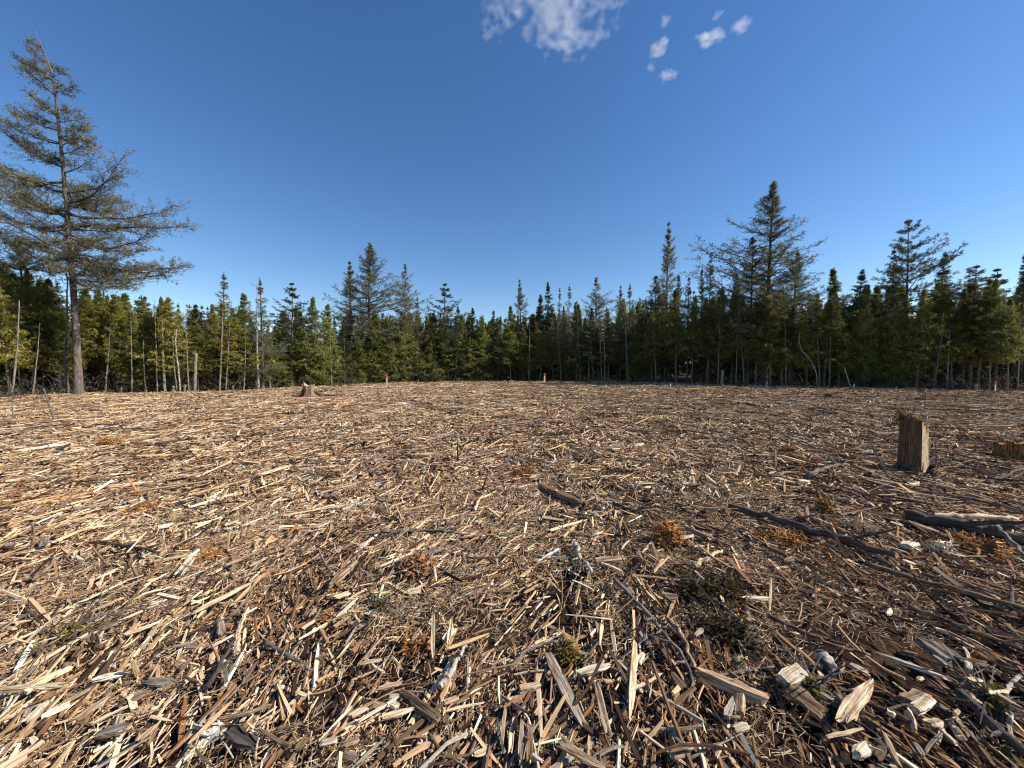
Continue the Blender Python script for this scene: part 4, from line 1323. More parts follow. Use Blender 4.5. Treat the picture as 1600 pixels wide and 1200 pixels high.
stake(604.5, 584, 605, 2.2, 'pale wooden survey stake with an orange top, left of centre', True)
stake(652.5, 582, 594.5, 2.6, 'old brown wooden stake without paint, right of the orange topped one', False)
stake(850.5, 582, 598, 2.2, 'red topped survey stake in the middle of the treeline', True, .03)
stake(1554.5, 594, 612, 2.2, 'orange survey stake in the dark trees near the right frame edge', True)

# ------------------------------------------------------------------ pieces of wood lying on the mulch
def splinter_mesh(name, L, W, T, g, mt, jag=.6, tap=(.7, .5), k=14, ns=9, bend=0.0):
    """a split piece of wood along X: fibre ridges, ragged ends"""
    a = np.arange(k) * 2 * math.pi / k + .3
    crisp = jag < .45
    ex, n_ = (.22, .05) if crisp else (.5, .12)
    cy = np.sign(np.cos(a)) * np.abs(np.cos(a)) ** ex * (1 + g.normal(0, n_, k))
    cz = np.sign(np.sin(a)) * np.abs(np.sin(a)) ** ex * (1 + g.normal(0, n_ * 2.2, k))
    s = np.linspace(0, 1, ns)
    e0, e1 = g.uniform(0, 1, k) * jag * min(W * 1.8, L * .3), g.uniform(0, 1, k) * jag * min(W * 1.8, L * .3)
    w = np.interp(s, [0, .25, .7, 1], [tap[0], 1, .95, tap[1]])
    wn_ = 1 + np.interp(s, np.linspace(0, 1, 5), g.normal(0, .06 if crisp else .17, 5))
    V = np.zeros((ns, k, 3))
    for i in range(ns):
        x0, x1 = -L / 2 + e0, L / 2 - e1
        V[i, :, 0] = x0 + (x1 - x0) * s[i]
        V[i, :, 1] = cy * W / 2 * w[i] * (1 + (wn_[i] - 1) * np.where(cy > 0, 1, -.6)) * (1 + g.normal(0, .05, k)) + bend * L * (2 * s[i] - 1) ** 2 + .03 * W * math.sin(s[i] * 7)
        V[i, :, 2] = cz * T / 2 * (.5 + .5 * w[i]) * (1 + g.normal(0, .05, k))
    Vf = V.reshape(-1, 3)
    i, j = np.meshgrid(np.arange(ns - 1), np.arange(k), indexing='ij'); j2 = (j + 1) % k
    Q = np.stack([i * k + j, i * k + j2, (i + 1) * k + j2, (i + 1) * k + j], -1).reshape(-1, 4)
    c0, c1 = V[0].mean(0) + [W * .1, 0, 0], V[-1].mean(0) - [W * .1, 0, 0]
    n = len(Vf)
    caps = [[(j_ + 2) % k, (j_ + 1) % k, j_, n] for j_ in range(0, k, 2)] + [[(ns - 1) * k + j_, (ns - 1) * k + (j_ + 1) % k, (ns - 1) * k + (j_ + 2) % k, n + 1] for j_ in range(0, k, 2)]
    return quad_mesh(name, np.concatenate([Vf, [c0, c1]]), np.concatenate([Q, caps]), [mt])


LAND = []                                               # (position, radius px, short phrase) of the pieces one can point to


def gpt(px, py, lift=.07):
    p = ground(px, py)
    z = th(p.x, p.y) + lift
    # shift along the line of sight so that the piece keeps its place over the uneven ground
    d = ray(px, py); t = (CAM_H - z) / -d.z
    q = Vector((d.x * t, d.y * t, z))
    q.z = th(q.x, q.y) + lift
    return q


def put(o, A, B):
    d = B - A
    yaw = math.atan2(d.y, d.x); pit = math.atan2(d.z, math.hypot(d.x, d.y))
    o.location = (A + B) / 2
    o.rotation_euler = (random.Random(int(A.x * 1e4)).uniform(-.35, .35), -pit, yaw)


def px_m(px, p):
    return px / FPX * (p.y * CP + (CAM_H - p.z) * SP)


def splinter(p0, p1, wpx, mk, label, short=None, name='wood_splinter', cat='wood splinter', tap=(.7, .45), jag=.7, thick=.5, bend=0.0, lift=.06, group=None):
    lift += .024
    A, B = gpt(*p0, lift), gpt(*p1, lift)
    q_ = np.linspace(0, 1, 7)
    need = terrain(A.x + (B.x - A.x) * q_, A.y + (B.y - A.y) * q_) + lift - (A.z + (B.z - A.z) * q_)
    up_ = max(0.0, float(need.max()) * .7); A.z += up_; B.z += up_
    L = (B - A).length; mid = (A + B) / 2
    W = px_m(wpx, mid)
    g = np.random.default_rng(int(p0[0] * 31 + p0[1]))
    o = link(name, splinter_mesh(name, L, W, max(W * thick, .006), g, M[mk], jag, tap, bend=bend))
    put(o, A, B)
    tag(o, label, cat, group)
    if short: LAND.append(((p0[0] + p1[0]) / 2, (p0[1] + p1[1]) / 2, abs(p1[0] - p0[0]) / 2, abs(p1[1] - p0[1]) / 2, short))
    return o


def branch(pts, wpx, mk, label, short=None, stubs=2, name='fallen_branch', cat='branch', lift=.068, taper=.5, k=8, wob=.10, ends=None):
    if name == 'fallen_log': wpx *= .95; lift += .01
    P = np.array([np.array(gpt(x, y, lift)) for x, y in pts])
    mid = Vector(P[len(P) // 2])
    r = px_m(wpx, mid) / 2
    g = np.random.default_rng(int(pts[0][0] * 17 + pts[0][1]))
    Q = resample(P, 16)
    Q[:, 2] = np.maximum(Q[:, 2], .5 * Q[:, 2] + .5 * (terrain(Q[:, 0], Q[:, 1]) + lift)) + r * .75
    O = Q.mean(0)
    Q[1:-1] += g.normal(0, .25, (14, 3)) * r
    Q[:, 2] += g.normal(0, .1, 16) * r
    ax = Q[-1] - Q[0]; yaw = math.atan2(ax[1], ax[0])
    c, s = math.cos(-yaw), math.sin(-yaw)
    Lc = Q - O
    Lc = np.stack([Lc[:, 0] * c - Lc[:, 1] * s, Lc[:, 0] * s + Lc[:, 1] * c, Lc[:, 2]], 1)
    e = link(name, None, loc=O, rot=(0, 0, yaw))
    tag(e, label, cat)
    t = np.linspace(0, 1, 16)
    V, F = tubes(Lc[None], (r * (1 - (1 - taper) * t) * (1 + .08 * np.sin(t * 23)))[None], k, caps=ends is None, wob=wob, g=g)
    link('stem', quad_mesh('stem', V, F, [M[mk]], smooth=k > 6), e)
    if ends:
        for q_, rr, sg in ((Lc[0], r, -1), (Lc[-1], r * taper, 1)):
            d = unit(Lc[1] - Lc[0]) if sg < 0 else unit(Lc[-1] - Lc[-2])
            V, F = tubes(np.stack([q_ - d * sg * .01, q_ + d * sg * .004])[None], np.array([[rr * .97, rr * .9]]), k, caps=True, wob=.05, g=g)
            link('cut_end', quad_mesh('cut_end', V, F, [M[ends]]), e)
    for i in range(stubs):
        f = g.uniform(.15, .9); b = np.array([np.interp(f, t, Lc[:, j]) for j in range(3)])
        a = g.choice([-1, 1]) * g.uniform(.4, 1.1)
        d = np.array([math.cos(a), math.sin(a), g.uniform(.1, .6)]) * g.uniform(3, 12) * r
        q5 = np.linspace(0, 1, 5)[:, None]
        Tp = b + d * q5 + g.normal(0, .25, (5, 3)) * r * q5
        V, F = tubes(Tp[None], np.array([[.55, .45, .36, .28, .14]]) * r, 5, g=g)
        link('twig', quad_mesh('twig', V, F, [M[mk]]), e)
    if short:
        xs, ys = [p[0] for p in pts], [p[1] for p in pts]
        LAND.append((sum(xs) / len(xs), sum(ys) / len(ys), (max(xs) - min(xs)) / 2, (max(ys) - min(ys)) / 2, short))
    return e


def clump(px, py, wpx, hpx, cols, label, short=None, name='rotten_wood_clump', cat='rotten wood', mk='orange', n=420, leafy=False):
    """crumbled rotten wood or matted moss: a lump overgrown with loose shards"""
    p = gpt(px, py, .03)
    g = np.random.default_rng(int(px * 3 + py))
    rx, rz = px_m(wpx / 2, p), px_m(hpx, p) * .75
    e = link(name, None, loc=p)
    tag(e, label, cat)
    k, nr = 18, 7

    def fn(i, a):
        f = i / (nr - 1) * math.pi / 2
        r = 1 + .22 * np.sin(a * 3 + i) + g.normal(0, .12, k)
        return np.stack([np.cos(a) * rx * .85 * math.cos(f) * r, np.sin(a) * rx * .6 * math.cos(f) * r, math.sin(f) * rz * .75 * (1 + g.normal(0, .1, k)) - .01], 1)
    V, Q = lathe_ring(nr, k, fn)
    if not leafy: link('core', quad_mesh('core', V, Q, [M[mk]]), e)
    u = g.normal(size=(n, 3)); u[:, 2] = np.abs(u[:, 2]); u = unit(u)
    P = u * np.array([rx, rx * .75, rz]) * g.uniform(.6, 1.05, (n, 1))
    if leafy:
        P = np.stack([g.normal(0, rx * .5, n), g.normal(0, rx * .5, n), np.zeros(n)], 1)
        P[:, 2] = terrain(P[:, 0] + p.x, P[:, 1] + p.y) - p.z + .03 + np.abs(g.normal(0, .035, n)) * (.4 + 1.2 * vnoise(P[:, 0] / .12 + 9, P[:, 1] / .12, 77))
    D = unit(u * .12 + g.normal(0, 1, (n, 3)) * [1, 1, .3])
    c = np.array(cols)[g.integers(0, len(cols), n)] * g.lognormal(0, .2, (n, 1))
    if leafy:
        V, Q = leaves(P, D, g.uniform(.015, .05, n) * (1 + rx), g.uniform(.008, .02, n) * (1 + rx), g)
        t = np.repeat(c, 4, axis=0)
        nt_ = 60
        tb = P[g.integers(0, n, nt_)]; tdv = unit(g.normal(0, 1, (nt_, 3)) * [1, 1, .3]) * g.uniform(.06, .3, (nt_, 1))
        tV, tQ = tubes(np.stack([tb, tb + tdv * .5 + [0, 0, .01], tb + tdv], 1), np.broadcast_to(np.array([.004, .003, .002]), (nt_, 3)), 3, g=g)
        link('twigs', quad_mesh('twigs', tV, tQ, [M['twig']]), e)['kind'] = 'stuff'
        o = link('loose_leaves', quad_mesh('loose_leaves', V, Q, [M['needles']], tint=t), e)
    else:
        V, Q, _, t = shards(P, D, g.uniform(.02, .09, n) * (.6 + rx * 2), g.uniform(.006, .018, n), g, c)
        o = link('loose_shards', quad_mesh('loose_shards', V, Q, [M['fibre']], tint=t), e)
    o['kind'] = 'stuff'
    if short: LAND.append((px, py, wpx / 2, hpx / 2, short))


ORG = [(.42, .19, .055), (.30, .12, .04), (.52, .28, .09), (.2, .09, .04)]
YEL = [(.36, .25, .06), (.28, .22, .05), (.2, .15, .05)]
RED = [(.30, .13, .06), (.38, .19, .09), (.22, .10, .06), (.5, .33, .2)]
DKG = [(.075, .062, .024), (.105, .082, .032), (.045, .036, .018), (.12, .075, .038)]

# --- left side, middle distance
branch([(88, 758), (165, 751), (245, 744)], 5, 'brown', 'long half buried brown pole across the left middle field', 'half buried brown pole', 1)
splinter((165, 759), (242, 752), 6, 'fresh', 'pale plank beside the half buried pole on the left', 'pale plank by the half buried pole')
branch([(150, 670), (225, 662), (295, 653)], 3, 'birch', 'straight whitish branch lying far left before the giant tamarack', 'straight whitish branch', 1)
clump(171, 694, 34, 13, ORG, 'bright orange rotten log end on the far left of the field', 'orange rotten log end')
splinter((18, 701), (116, 691), 6, 'white', 'long bright split strip at the far left', 'long bright split strip')
branch([(243, 694), (280, 689), (309, 685)], 4, 'bark', 'dark branch stub ending under a pale upright break', None, 1)
splinter((292, 681), (312, 684), 7, 'fresh', 'pale broken piece standing at the dark branch stub', 'pale broken piece', lift=.12)
branch([(167, 852), (200, 858), (246, 867)], 7, 'bark', 'black bark covered branch on the left', 'black bark branch', 3)
splinter((136, 849), (189, 844), 8, 'tan', 'flat tan slab left of the black bark branch', 'flat tan slab')
splinter((243, 826), (274, 818), 7, 'white', 'bright pale chip above the black bark branch', 'bright pale chip on the left')
splinter((66, 856), (70, 837), 11, 'grey', 'upright grey bark flake on the left', 'upright grey bark flake', 'bark_flake', 'bark', thick=.25, lift=.06)
branch([(330, 831), (365, 826), (398, 820)], 4.5, 'birch', 'pale peeled stick left of centre', 'pale peeled stick', 0)
splinter((222, 917), (262, 893), 4, 'fresh', 'thin pale splinter leaning on the left chips', 'thin pale splinter')
splinter((50, 905), (82, 880), 7, 'tan', 'orange tan splinter near the left edge', 'orange tan splinter')
for i, (dx, dy, l2) in enumerate(((0, 0, 30), (4, 3, 26), (-4, 4, 24), (8, 6, 30))):
    splinter((276 + dx, 895 + dy), (300 + dx * .5, 862 + dy), 4, 'white', ['topmost', 'second', 'third', 'lowest'][i] + ' splinter of the torn pale tuft on the left', 'torn pale tuft' if i == 0 else None, lift=.05 + .015 * i)
clump(230, 795, 70, 10, ORG, 'flat scatter of rust orange rotted wood on the left', 'rust orange scatter', n=260)
clump(330, 872, 44, 10, ORG, 'rust orange crumbs right of the torn pale tuft', 'rust orange crumbs')
# --- left foreground
splinter((-6, 1085), (101, 1072), 13, 'fresh', 'long pale plank poking in from the left frame edge', 'long pale plank at the left edge', 'wood_plank', 'plank', tap=(.9, .7), jag=.3, thick=.4)
splinter((34, 1127), (77, 1093), 11, 'white', 'white splinter below the plank at the left edge', 'white splinter below the left plank')
splinter((108, 1129), (178, 1080), 12, 'tan', 'broad tan splinter in the lower left', 'broad tan splinter', tap=(.6, .3))
splinter((82, 1104), (150, 1068), 8, 'tan', 'slim tan splinter above the broad tan one', None)
splinter((140, 1064), (203, 1046), 14, 'white', 'frayed white splinter in the lower left', 'frayed white splinter', tap=(.4, .8), jag=1.2)
splinter((188, 996), (257, 969), 7, 'fresh', 'yellowish straight splinter above the frayed white one', 'yellowish straight splinter')
splinter((298, 960), (396, 909), 7, 'fresh', 'longest straight pale splinter of the left foreground', 'longest straight pale splinter')
splinter((326, 1013), (369, 989), 6, 'white', 'short white splinter under the longest pale one', None)
branch([(370, 1022), (374, 985), (388, 954)], 8, 'fresh', 'bent fibrous pale strip standing left of centre', 'bent fibrous strip', 0, 'wood_strip', 'wood strip', k=5)
branch([(326, 1076), (345, 1040), (366, 1000)], 8, 'bark', 'dark charred looking branch in the left foreground', 'dark charred branch', 2)
branch([(328, 1122), (362, 1088), (398, 1044)], 4, 'barkgrey', 'thin grey twig rising right below the dark branch', None, 1)
clump(320, 1158, 46, 26, [(.7, .68, .64), (.55, .52, .48), (.3, .28, .25)], 'crumpled white birch bark chunk at the lower left', 'white birch bark chunk', 'birch_bark', 'bark', 'birch', 40)
splinter((224, 1064), (273, 1070), 12, 'grey', 'grey flat bark flake left of the dark branch', 'grey flat bark flake', 'bark_flake', 'bark', thick=.25)
splinter((184, 1102), (241, 1084), 14, 'brown', 'brown board piece below the grey bark flake', 'brown board piece', 'wood_plank', 'plank')
splinter((148, 1156), (203, 1139), 14, 'barkgrey', 'grey scaly bark piece near the lower left', 'grey scaly bark piece', 'bark_flake', 'bark', thick=.3)
branch([(152, 1164), (200, 1151), (242, 1146)], 5, 'brown', 'brown stick under the grey scaly bark piece', None, 0)
splinter((352, 1142), (404, 1180), 20, 'bark', 'dark curled bark plate at the bottom left of centre', 'dark curled bark plate', 'bark_flake', 'bark', thick=.3)
splinter((216, 1165), (250, 1133), 9, 'tan', 'tan chip left of the birch bark chunk', None)
branch([(40, 955), (62, 975), (76, 992)], 5, 'brown', 'short brown curved twig on the far left', 'short brown curved twig', 1)
clump(120, 1000, 60, 14, YEL, 'yellow brown mossy scatter at the left', 'yellow mossy scatter', 'moss_clump', 'moss', 'brown', 260, True)
# --- centre, middle distance
branch([(596, 834), (655, 833), (735, 838)], 6, 'barkgrey', 'long grey stick lying level in the middle', 'long level grey stick', 2)
branch([(648, 833), (664, 816), (700, 812), (716, 806)], 4, 'fresh', 'pale crooked twig crossing the long level stick', None, 1)
branch([(535, 801), (560, 790), (583, 779)], 5, 'birch', 'pale stick left of the dark hollow in the middle', 'pale stick by the dark hollow', 0)
splinter((404, 744), (452, 727), 7, 'fresh', 'yellow tan slab in the left middle field', 'yellow tan slab')
clump(652, 890, 62, 26, RED, 'reddish brown fibrous mound in the middle', 'reddish fibrous mound', n=500, mk='brown')
splinter((604, 872), (608, 856), 6, 'tan', 'small tan chip standing left of the reddish mound', None, lift=.07)
splinter((508, 917), (562, 878), 11, 'tan', 'long tan slab left of the reddish mound', 'long tan slab', 'wood_plank', 'plank')
branch([(662, 874), (680, 869), (697, 864)], 9, 'barkgrey', 'short grey round wood behind the reddish mound', 'short grey round wood', 0, ends='fresh')
branch([(742, 800), (748, 782), (776, 768)], 5, 'fresh', 'curved pale root right of the dark hollow', 'curved pale root', 0)
splinter((585, 778), (604, 786), 8, 'tan', 'tan block at the dark hollow', 'tan block at the dark hollow', 'wood_block', 'wood block')
splinter((498, 776), (532, 772), 6, 'grey', 'grey chip left of the dark hollow', None)
splinter((620, 631), (638, 632), 8, 'white', 'white curled chip far out in the middle field', 'white curled chip', lift=.06)
branch([(700, 748), (758, 705), (790, 702)], 3, 'barkgrey', 'faint grey stick far in the middle field', None, 1)
clump(500, 745, 40, 8, YEL, 'low yellow brown mat in the middle field', 'low yellow brown mat', 'moss_clump', 'moss', 'brown', 200, True)
clump(820, 742, 40, 16, ORG, 'orange crumbled heap in the centre of the field', 'orange crumbled heap')
# --- centre foreground
branch([(414, 1004), (448, 1025), (486, 1050)], 7, 'barkgrey', 'dark grey branch sloping right in the centre left foreground', 'sloping dark grey branch', 3)
branch([(688, 1078), (706, 1052), (728, 1016)], 10, 'birch', 'whitish birch stick in the centre foreground', 'whitish birch stick', 0, ends='fresh')
splinter((622, 1083), (688, 1131), 15, 'brown', 'dark grained brown plank in the centre foreground', 'dark grained brown plank', 'wood_plank', 'plank', tap=(.6, .9))
splinter((592, 1129), (650, 1110), 9, 'fresh', 'pale pointed splinter over the dark grained plank', 'pale pointed splinter')
splinter((516, 972), (561, 927), 6, 'white', 'thin bleached splinter centre left', 'thin bleached splinter')
branch([(543, 1084), (552, 1066), (580, 1053)], 6, 'tan', 'bent tan strip in the centre left foreground', None, 0, 'wood_strip', 'wood strip', k=5)
splinter((677, 953), (677, 1031), 6, 'fresh', 'pale upright looking splinter, left of a parallel pair', 'parallel pale pair')
splinter((706, 962), (700, 1010), 6, 'fresh', 'pale splinter, right of a parallel pair', None)
splinter((560, 1038), (599, 1030), 6, 'fresh', 'short level pale splinter in the centre left foreground', 'short level pale splinter')
splinter((583, 1082), (631, 1069), 8, 'tan', 'tan round splinter above the dark grained plank', None)
branch([(670, 1152), (690, 1180), (730, 1204)], 6, 'brown', 'dark curved stick at the bottom centre', 'dark curved stick', 0)
splinter((609, 1106), (624, 1108), 12, 'white', 'bright white chip left of the dark grained plank', 'bright white chip', lift=.07)
clump(518, 972, 32, 14, ORG, 'small bright orange crumb heap centre left', 'small orange crumb heap', n=200)
clump(655, 1010, 46, 16, ORG, 'orange fibres left of the parallel pale pair', None, n=240)
clump(592, 952, 26, 20, [(.2, .2, .04), (.26, .22, .05)], 'yellow green cedar sprig centre left', 'yellow green sprig', 'cedar_sprig', 'sprig', 'brown', 160, True)
branch([(432, 1147), (480, 1135), (520, 1100)], 4, 'barkgrey', 'thin grey stick along the bottom left of centre', 'thin bottom grey stick', 1)
splinter((531, 1172), (563, 1160), 13, 'tan', 'red tan chip at the bottom centre', 'red tan chip')
for i, (x0, y0, x1, y1, w, mk) in enumerate(((797, 1180, 803, 1120, 8, 'fresh'), (812, 1190, 815, 1125, 9, 'grey'), (826, 1192, 829, 1130, 10, 'brown'), (784, 1165, 790, 1098, 6, 'tan'))):
    splinter((x0, y0), (x1, y1), w, mk, ['pale strip of the upright bundle at bottom centre', 'grey strip of the upright bundle at bottom centre', 'brown strip of the upright bundle at bottom centre', 'tan strip left of the upright bundle at bottom centre'][i], 'upright bundle of strips' if i == 0 else None)
splinter((854, 1019), (913, 1138), 18, 'grey', 'long weathered grey plank in the centre foreground', 'long weathered grey plank', 'wood_plank', 'plank', tap=(.75, .45), jag=.4, thick=.35)
splinter((930, 1059), (953, 1152), 11, 'tan', 'narrow brown plank right of the weathered grey one', 'narrow brown plank', 'wood_plank', 'plank', tap=(.5, .8))
splinter((992, 1003), (983, 1128), 10, 'fresh', 'long pale dagger splinter in the centre right foreground', 'long pale dagger splinter', tap=(.7, .15))
branch([(960, 910), (1010, 950), (1040, 1000), (1070, 1030), (1085, 1062), (1075, 1098)], 8, 'barkgrey', 'long dark forked branch in the centre right foreground', 'long dark forked branch', 3)
branch([(1044, 968), (1062, 990), (1084, 1046)], 8, 'tan', 'peeled brown stick beside the long forked branch', 'peeled brown stick', 0)
splinter((1083, 1048), (1200, 1098), 19, 'tan', 'big tan split log right of the long forked branch', 'big tan split log', 'split_log', 'log', tap=(.55, .9), jag=.4, thick=.7)
branch([(797, 1050), (818, 1022), (846, 1008), (876, 1005)], 7, 'barkgrey', 'arched grey branch above the weathered plank', 'arched grey branch', 0)
splinter((900, 1051), (957, 1039), 11, 'white', 'white split chip above the narrow brown plank', 'white split chip', thick=.6)
splinter((868, 1163), (955, 1206), 12, 'tan', 'long brown plank at the bottom centre', 'bottom brown plank', 'wood_plank', 'plank')
splinter((811, 1079), (845, 1070), 10, 'fresh', 'pale tan block left of the weathered plank', 'pale tan block', 'wood_block', 'wood block', tap=(.95, .9), jag=.2, thick=.7)
splinter((1135, 1118), (1150, 1090), 11, 'white', 'white block left of the grey topped one', None, 'wood_block', 'wood block', jag=.2)
splinter((1156, 1116), (1157, 1089), 12, 'tan', 'small upright block below the big split log', 'small upright block', 'wood_block', 'wood block', jag=.1, tap=(.95, .95), thick=.8, lift=.07)
clump(1156, 1042, 26, 20, [(.66, .56, .36), (.5, .38, .2)], 'knobbly pale yellow wood chunk over the big split log', 'knobbly pale chunk', 'wood_chunk', 'wood chunk', 'fresh', 60)
clump(888, 1028, 30, 34, YEL + ORG[:1], 'yellow orange mossy clump beside the weathered plank', 'yellow orange clump', 'moss_clump', 'moss', 'orange', 320)
branch([(1010, 952), (1010, 998), (994, 1012)], 3.5, 'barkgrey', 'small upside down Y twig in the centre right', 'small Y twig', 1)
clump(1112, 930, 92, 48, DKG, 'dark mossy brush heap right of the long forked branch', 'dark brush heap', 'brush_heap', 'brush', 'bark', 2600, True)
clump(1146, 1000, 60, 30, DKG, 'low dark mossy brush in front of the dark brush heap', None, 'brush_heap', 'brush', 'bark', 1500, True)
branch([(1100, 1062), (1160, 1052), (1210, 1042)], 5, 'barkgrey', 'grey stick behind the big tan split log', None, 1)
branch([(1070, 1185), (1110, 1165), (1160, 1145)], 5, 'grey', 'weathered stick at the bottom right of centre', 'weathered bottom stick', 0)
splinter((1045, 1180), (1082, 1160), 16, 'tan', 'square tan chip at the bottom right of centre', 'square tan chip', 'wood_chip', 'wood chip')
splinter((1205, 905), (1203, 950), 3, 'fresh', 'thin pale sliver behind the dark brush heap', None)
splinter((1158, 932), (1205, 931), 8, 'white', 'bright white level chip right of the dark brush heap', 'bright white level chip')
# --- right of centre, middle distance
splinter((843, 762), (912, 792), 14, 'brown', 'brown half log in the centre of the field', 'brown half log', 'split_log', 'log', thick=.8, jag=.4)
clump(1042, 850, 46, 48, ORG, 'large orange brown rotten chunk in the centre right', 'large orange rotten chunk', n=700)
branch([(898, 850), (908, 872), (925, 900)], 8, 'birch', 'white birch stick in the centre right', 'white birch stick in the centre right', 0, ends='fresh')
splinter((930, 876), (976, 873), 11, 'tan', 'level tan block right of the birch stick', 'level tan block', 'wood_block', 'wood block', tap=(.9, .95), jag=.2)
branch([(1084, 884), (1104, 874), (1128, 864)], 8, 'fresh', 'pale forked stick right of the large orange chunk', 'pale forked stick', 2)
branch([(1083, 717), (1128, 724), (1174, 729)], 4, 'fresh', 'thin pale pole in the right middle field', 'thin pale pole', 0)
branch([(978, 760), (1012, 761), (1048, 764)], 4, 'birch', 'bleached thin stick in the centre of the field', 'bleached thin stick', 2)
splinter((1068, 824), (1118, 847), 11, 'tan', 'grey tan plank right of the large orange chunk', 'grey tan plank', 'wood_plank', 'plank')
splinter((988, 698), (1006, 696), 7, 'white', 'white chip far out right of the centre', None)
splinter((1058, 842), (1086, 839), 7, 'white', 'white stub in front of the large orange chunk', None)
splinter((882, 742), (898, 726), 6, 'tan', 'tan chip right of the orange crumbled heap', None)
branch([(958, 790), (985, 800), (1010, 790)], 6, 'bark', 'black roots in the dark hollow behind the large orange chunk', 'black roots', 5)
# --- right side
branch([(1140, 786), (1210, 808), (1290, 836), (1400, 872)], 12, 'bark', 'long dark log running down the right middle field', 'long dark log', 3, 'fallen_log', 'log', taper=.75, k=10, ends='tan')
branch([(1415, 806), (1480, 822), (1560, 838), (1640, 858)], 19, 'bark', 'thick black log at the right frame edge', 'thick black log', 2, 'fallen_log', 'log', taper=.9, k=12, ends='tan')
branch([(1455, 806), (1520, 812), (1590, 818)], 10, 'fresh', 'split pale pole on top of the thick black log', 'split pale pole', 0, lift=.09)
branch([(1352, 878), (1440, 905), (1560, 945), (1640, 975)], 11, 'brown', 'long brown log below the thick black log', 'long brown log', 2, 'fallen_log', 'log', taper=.7, k=10)
branch([(1424, 763), (1510, 783), (1620, 808)], 5, 'barkgrey', 'long thin pole in front of the split stump', 'long thin pole', 2)
branch([(1552, 822), (1572, 845), (1606, 880)], 8, 'barkgrey', 'pale grey branch crossing the thick black log', 'pale grey crossing branch', 1, lift=.14)
splinter((1416, 811), (1468, 838), 7, 'fresh', 'pale splinter left of the thick black log', 'pale splinter left of the black log')
clump(1520, 858, 90, 16, ORG, 'long orange rotten strip below the thick black log', 'long orange rotten strip', n=420)
splinter((1412, 858), (1434, 856), 14, 'white', 'brightest white chip of the right middle field', 'brightest white chip on the right', 'wood_chip', 'wood chip', tap=(.8, .3))
splinter((1418, 757), (1434, 755), 10, 'fresh', 'small pale block in front of the split stump', 'small pale block', 'wood_block', 'wood block', lift=.08, jag=.2)
branch([(1262, 737), (1300, 733), (1337, 731)], 7, 'barkgrey', 'grey stick left of the split stump', 'grey stick left of the stump', 2)
branch([(1540, 757), (1575, 742), (1612, 724)], 6, 'bark', 'dark branch below the low ragged stump', 'dark branch by the ragged stump', 1)
clump(1231, 712, 26, 20, ORG, 'orange root clump left of the split stump', 'orange root clump')
clump(1288, 808, 24, 30, YEL + ORG, 'upright orange mossy knob in the right middle field', 'upright orange knob')
clump(1235, 850, 90, 18, ORG, 'orange brown rotten mass below the long dark log', 'orange brown rotten mass', n=500)
splinter((1244, 748), (1268, 742), 9, 'white', 'white flat chip left of the grey stick', None, 'wood_chip', 'wood chip')
clump(1470, 865, 36, 20, [(.75, .66, .48), (.6, .5, .33)], 'bright shredded pale tuft on the right', 'bright shredded tuft', 'shredded_tuft', 'wood shreds', 'fresh', 160)
branch([(1200, 860), (1270, 890), (1340, 922)], 7, 'brown', 'brown pole under the orange rotten mass', 'brown pole', 2)
branch([(1440, 895), (1510, 915), (1605, 950)], 5, 'grey', 'weathered pole beside the long brown log', None, 1)
# --- right foreground
splinter((1308, 1136), (1364, 1050), 22, 'fresh', 'big pale torn slab, largest bright piece in the right foreground', 'big pale torn slab', 'torn_wood', 'torn wood', tap=(1.0, .15), jag=1.3, thick=.3, lift=.09)
splinter((1223, 1066), (1253, 1044), 23, 'white', 'pale square block in the right foreground', 'pale square block', 'wood_block', 'wood block', tap=(.85, .7), jag=.3, thick=.6, lift=.07)
branch([(1284, 1026), (1292, 1038), (1300, 1052)], 19, 'birch', 'short white and grey birch log piece in the right foreground', 'short birch log piece', 0, 'log_piece', 'log', taper=.85, k=12, ends='grey')
splinter((1368, 1015), (1488, 1057), 12, 'white', 'long white split strip in the right foreground', 'long white split strip', tap=(.3, .5), jag=.8)
branch([(1488, 1126), (1497, 1142), (1502, 1158)], 19, 'tan', 'rounded tan log end in the lower right', 'rounded tan log end', 0, 'log_piece', 'log', taper=.7, k=12, ends='fresh')
branch([(1513, 1082), (1523, 1092), (1535, 1102)], 9, 'white', 'small peeled white peg in the lower right', 'small white peg', 0, 'wood_peg', 'peg', taper=.8, k=8)
branch([(1594, 1054), (1574, 1068), (1571, 1092), (1583, 1118)], 5.5, 'birch', 'white hooked twig near the right frame edge', 'white hooked twig', 0)
splinter((1428, 1104), (1455, 1082), 15, 'white', 'white brick shaped block in the lower right', 'white brick shaped block', 'wood_block', 'wood block', tap=(.95, .9), jag=.15, thick=.7, lift=.07)
splinter((1418, 1092), (1446, 1078), 24, 'tan', 'tan square block behind the white brick shaped one', None, 'wood_block', 'wood block', tap=(.9, .95), jag=.2)
splinter((1222, 1068), (1298, 1122), 24, 'brown', 'broad brown bark slab left of the big pale torn slab', 'broad brown bark slab', 'bark_plate', 'bark', tap=(.7, .9), thick=.4)
splinter((1436, 996), (1502, 1036), 22, 'grey', 'frayed grey log half in the right foreground', 'frayed grey log half', 'split_log', 'log', tap=(.6, .9), jag=1.0)
splinter((1448, 1133), (1473, 1120), 15, 'fresh', 'knotty pale chip in the lower right', 'knotty pale chip', 'wood_chip', 'wood chip')
splinter((1336, 1182), (1356, 1160), 18, 'white', 'torn white chunk at the bottom right', 'torn white chunk', 'wood_chunk', 'wood chunk', jag=1.0, thick=.8)
splinter((1375, 1138), (1410, 1205), 10, 'tan', 'tan strip at the bottom right', 'bottom tan strip')
branch([(1340, 1095), (1400, 1120), (1470, 1160)], 9, 'brown', 'brown pole right of the big pale torn slab', None, 1)
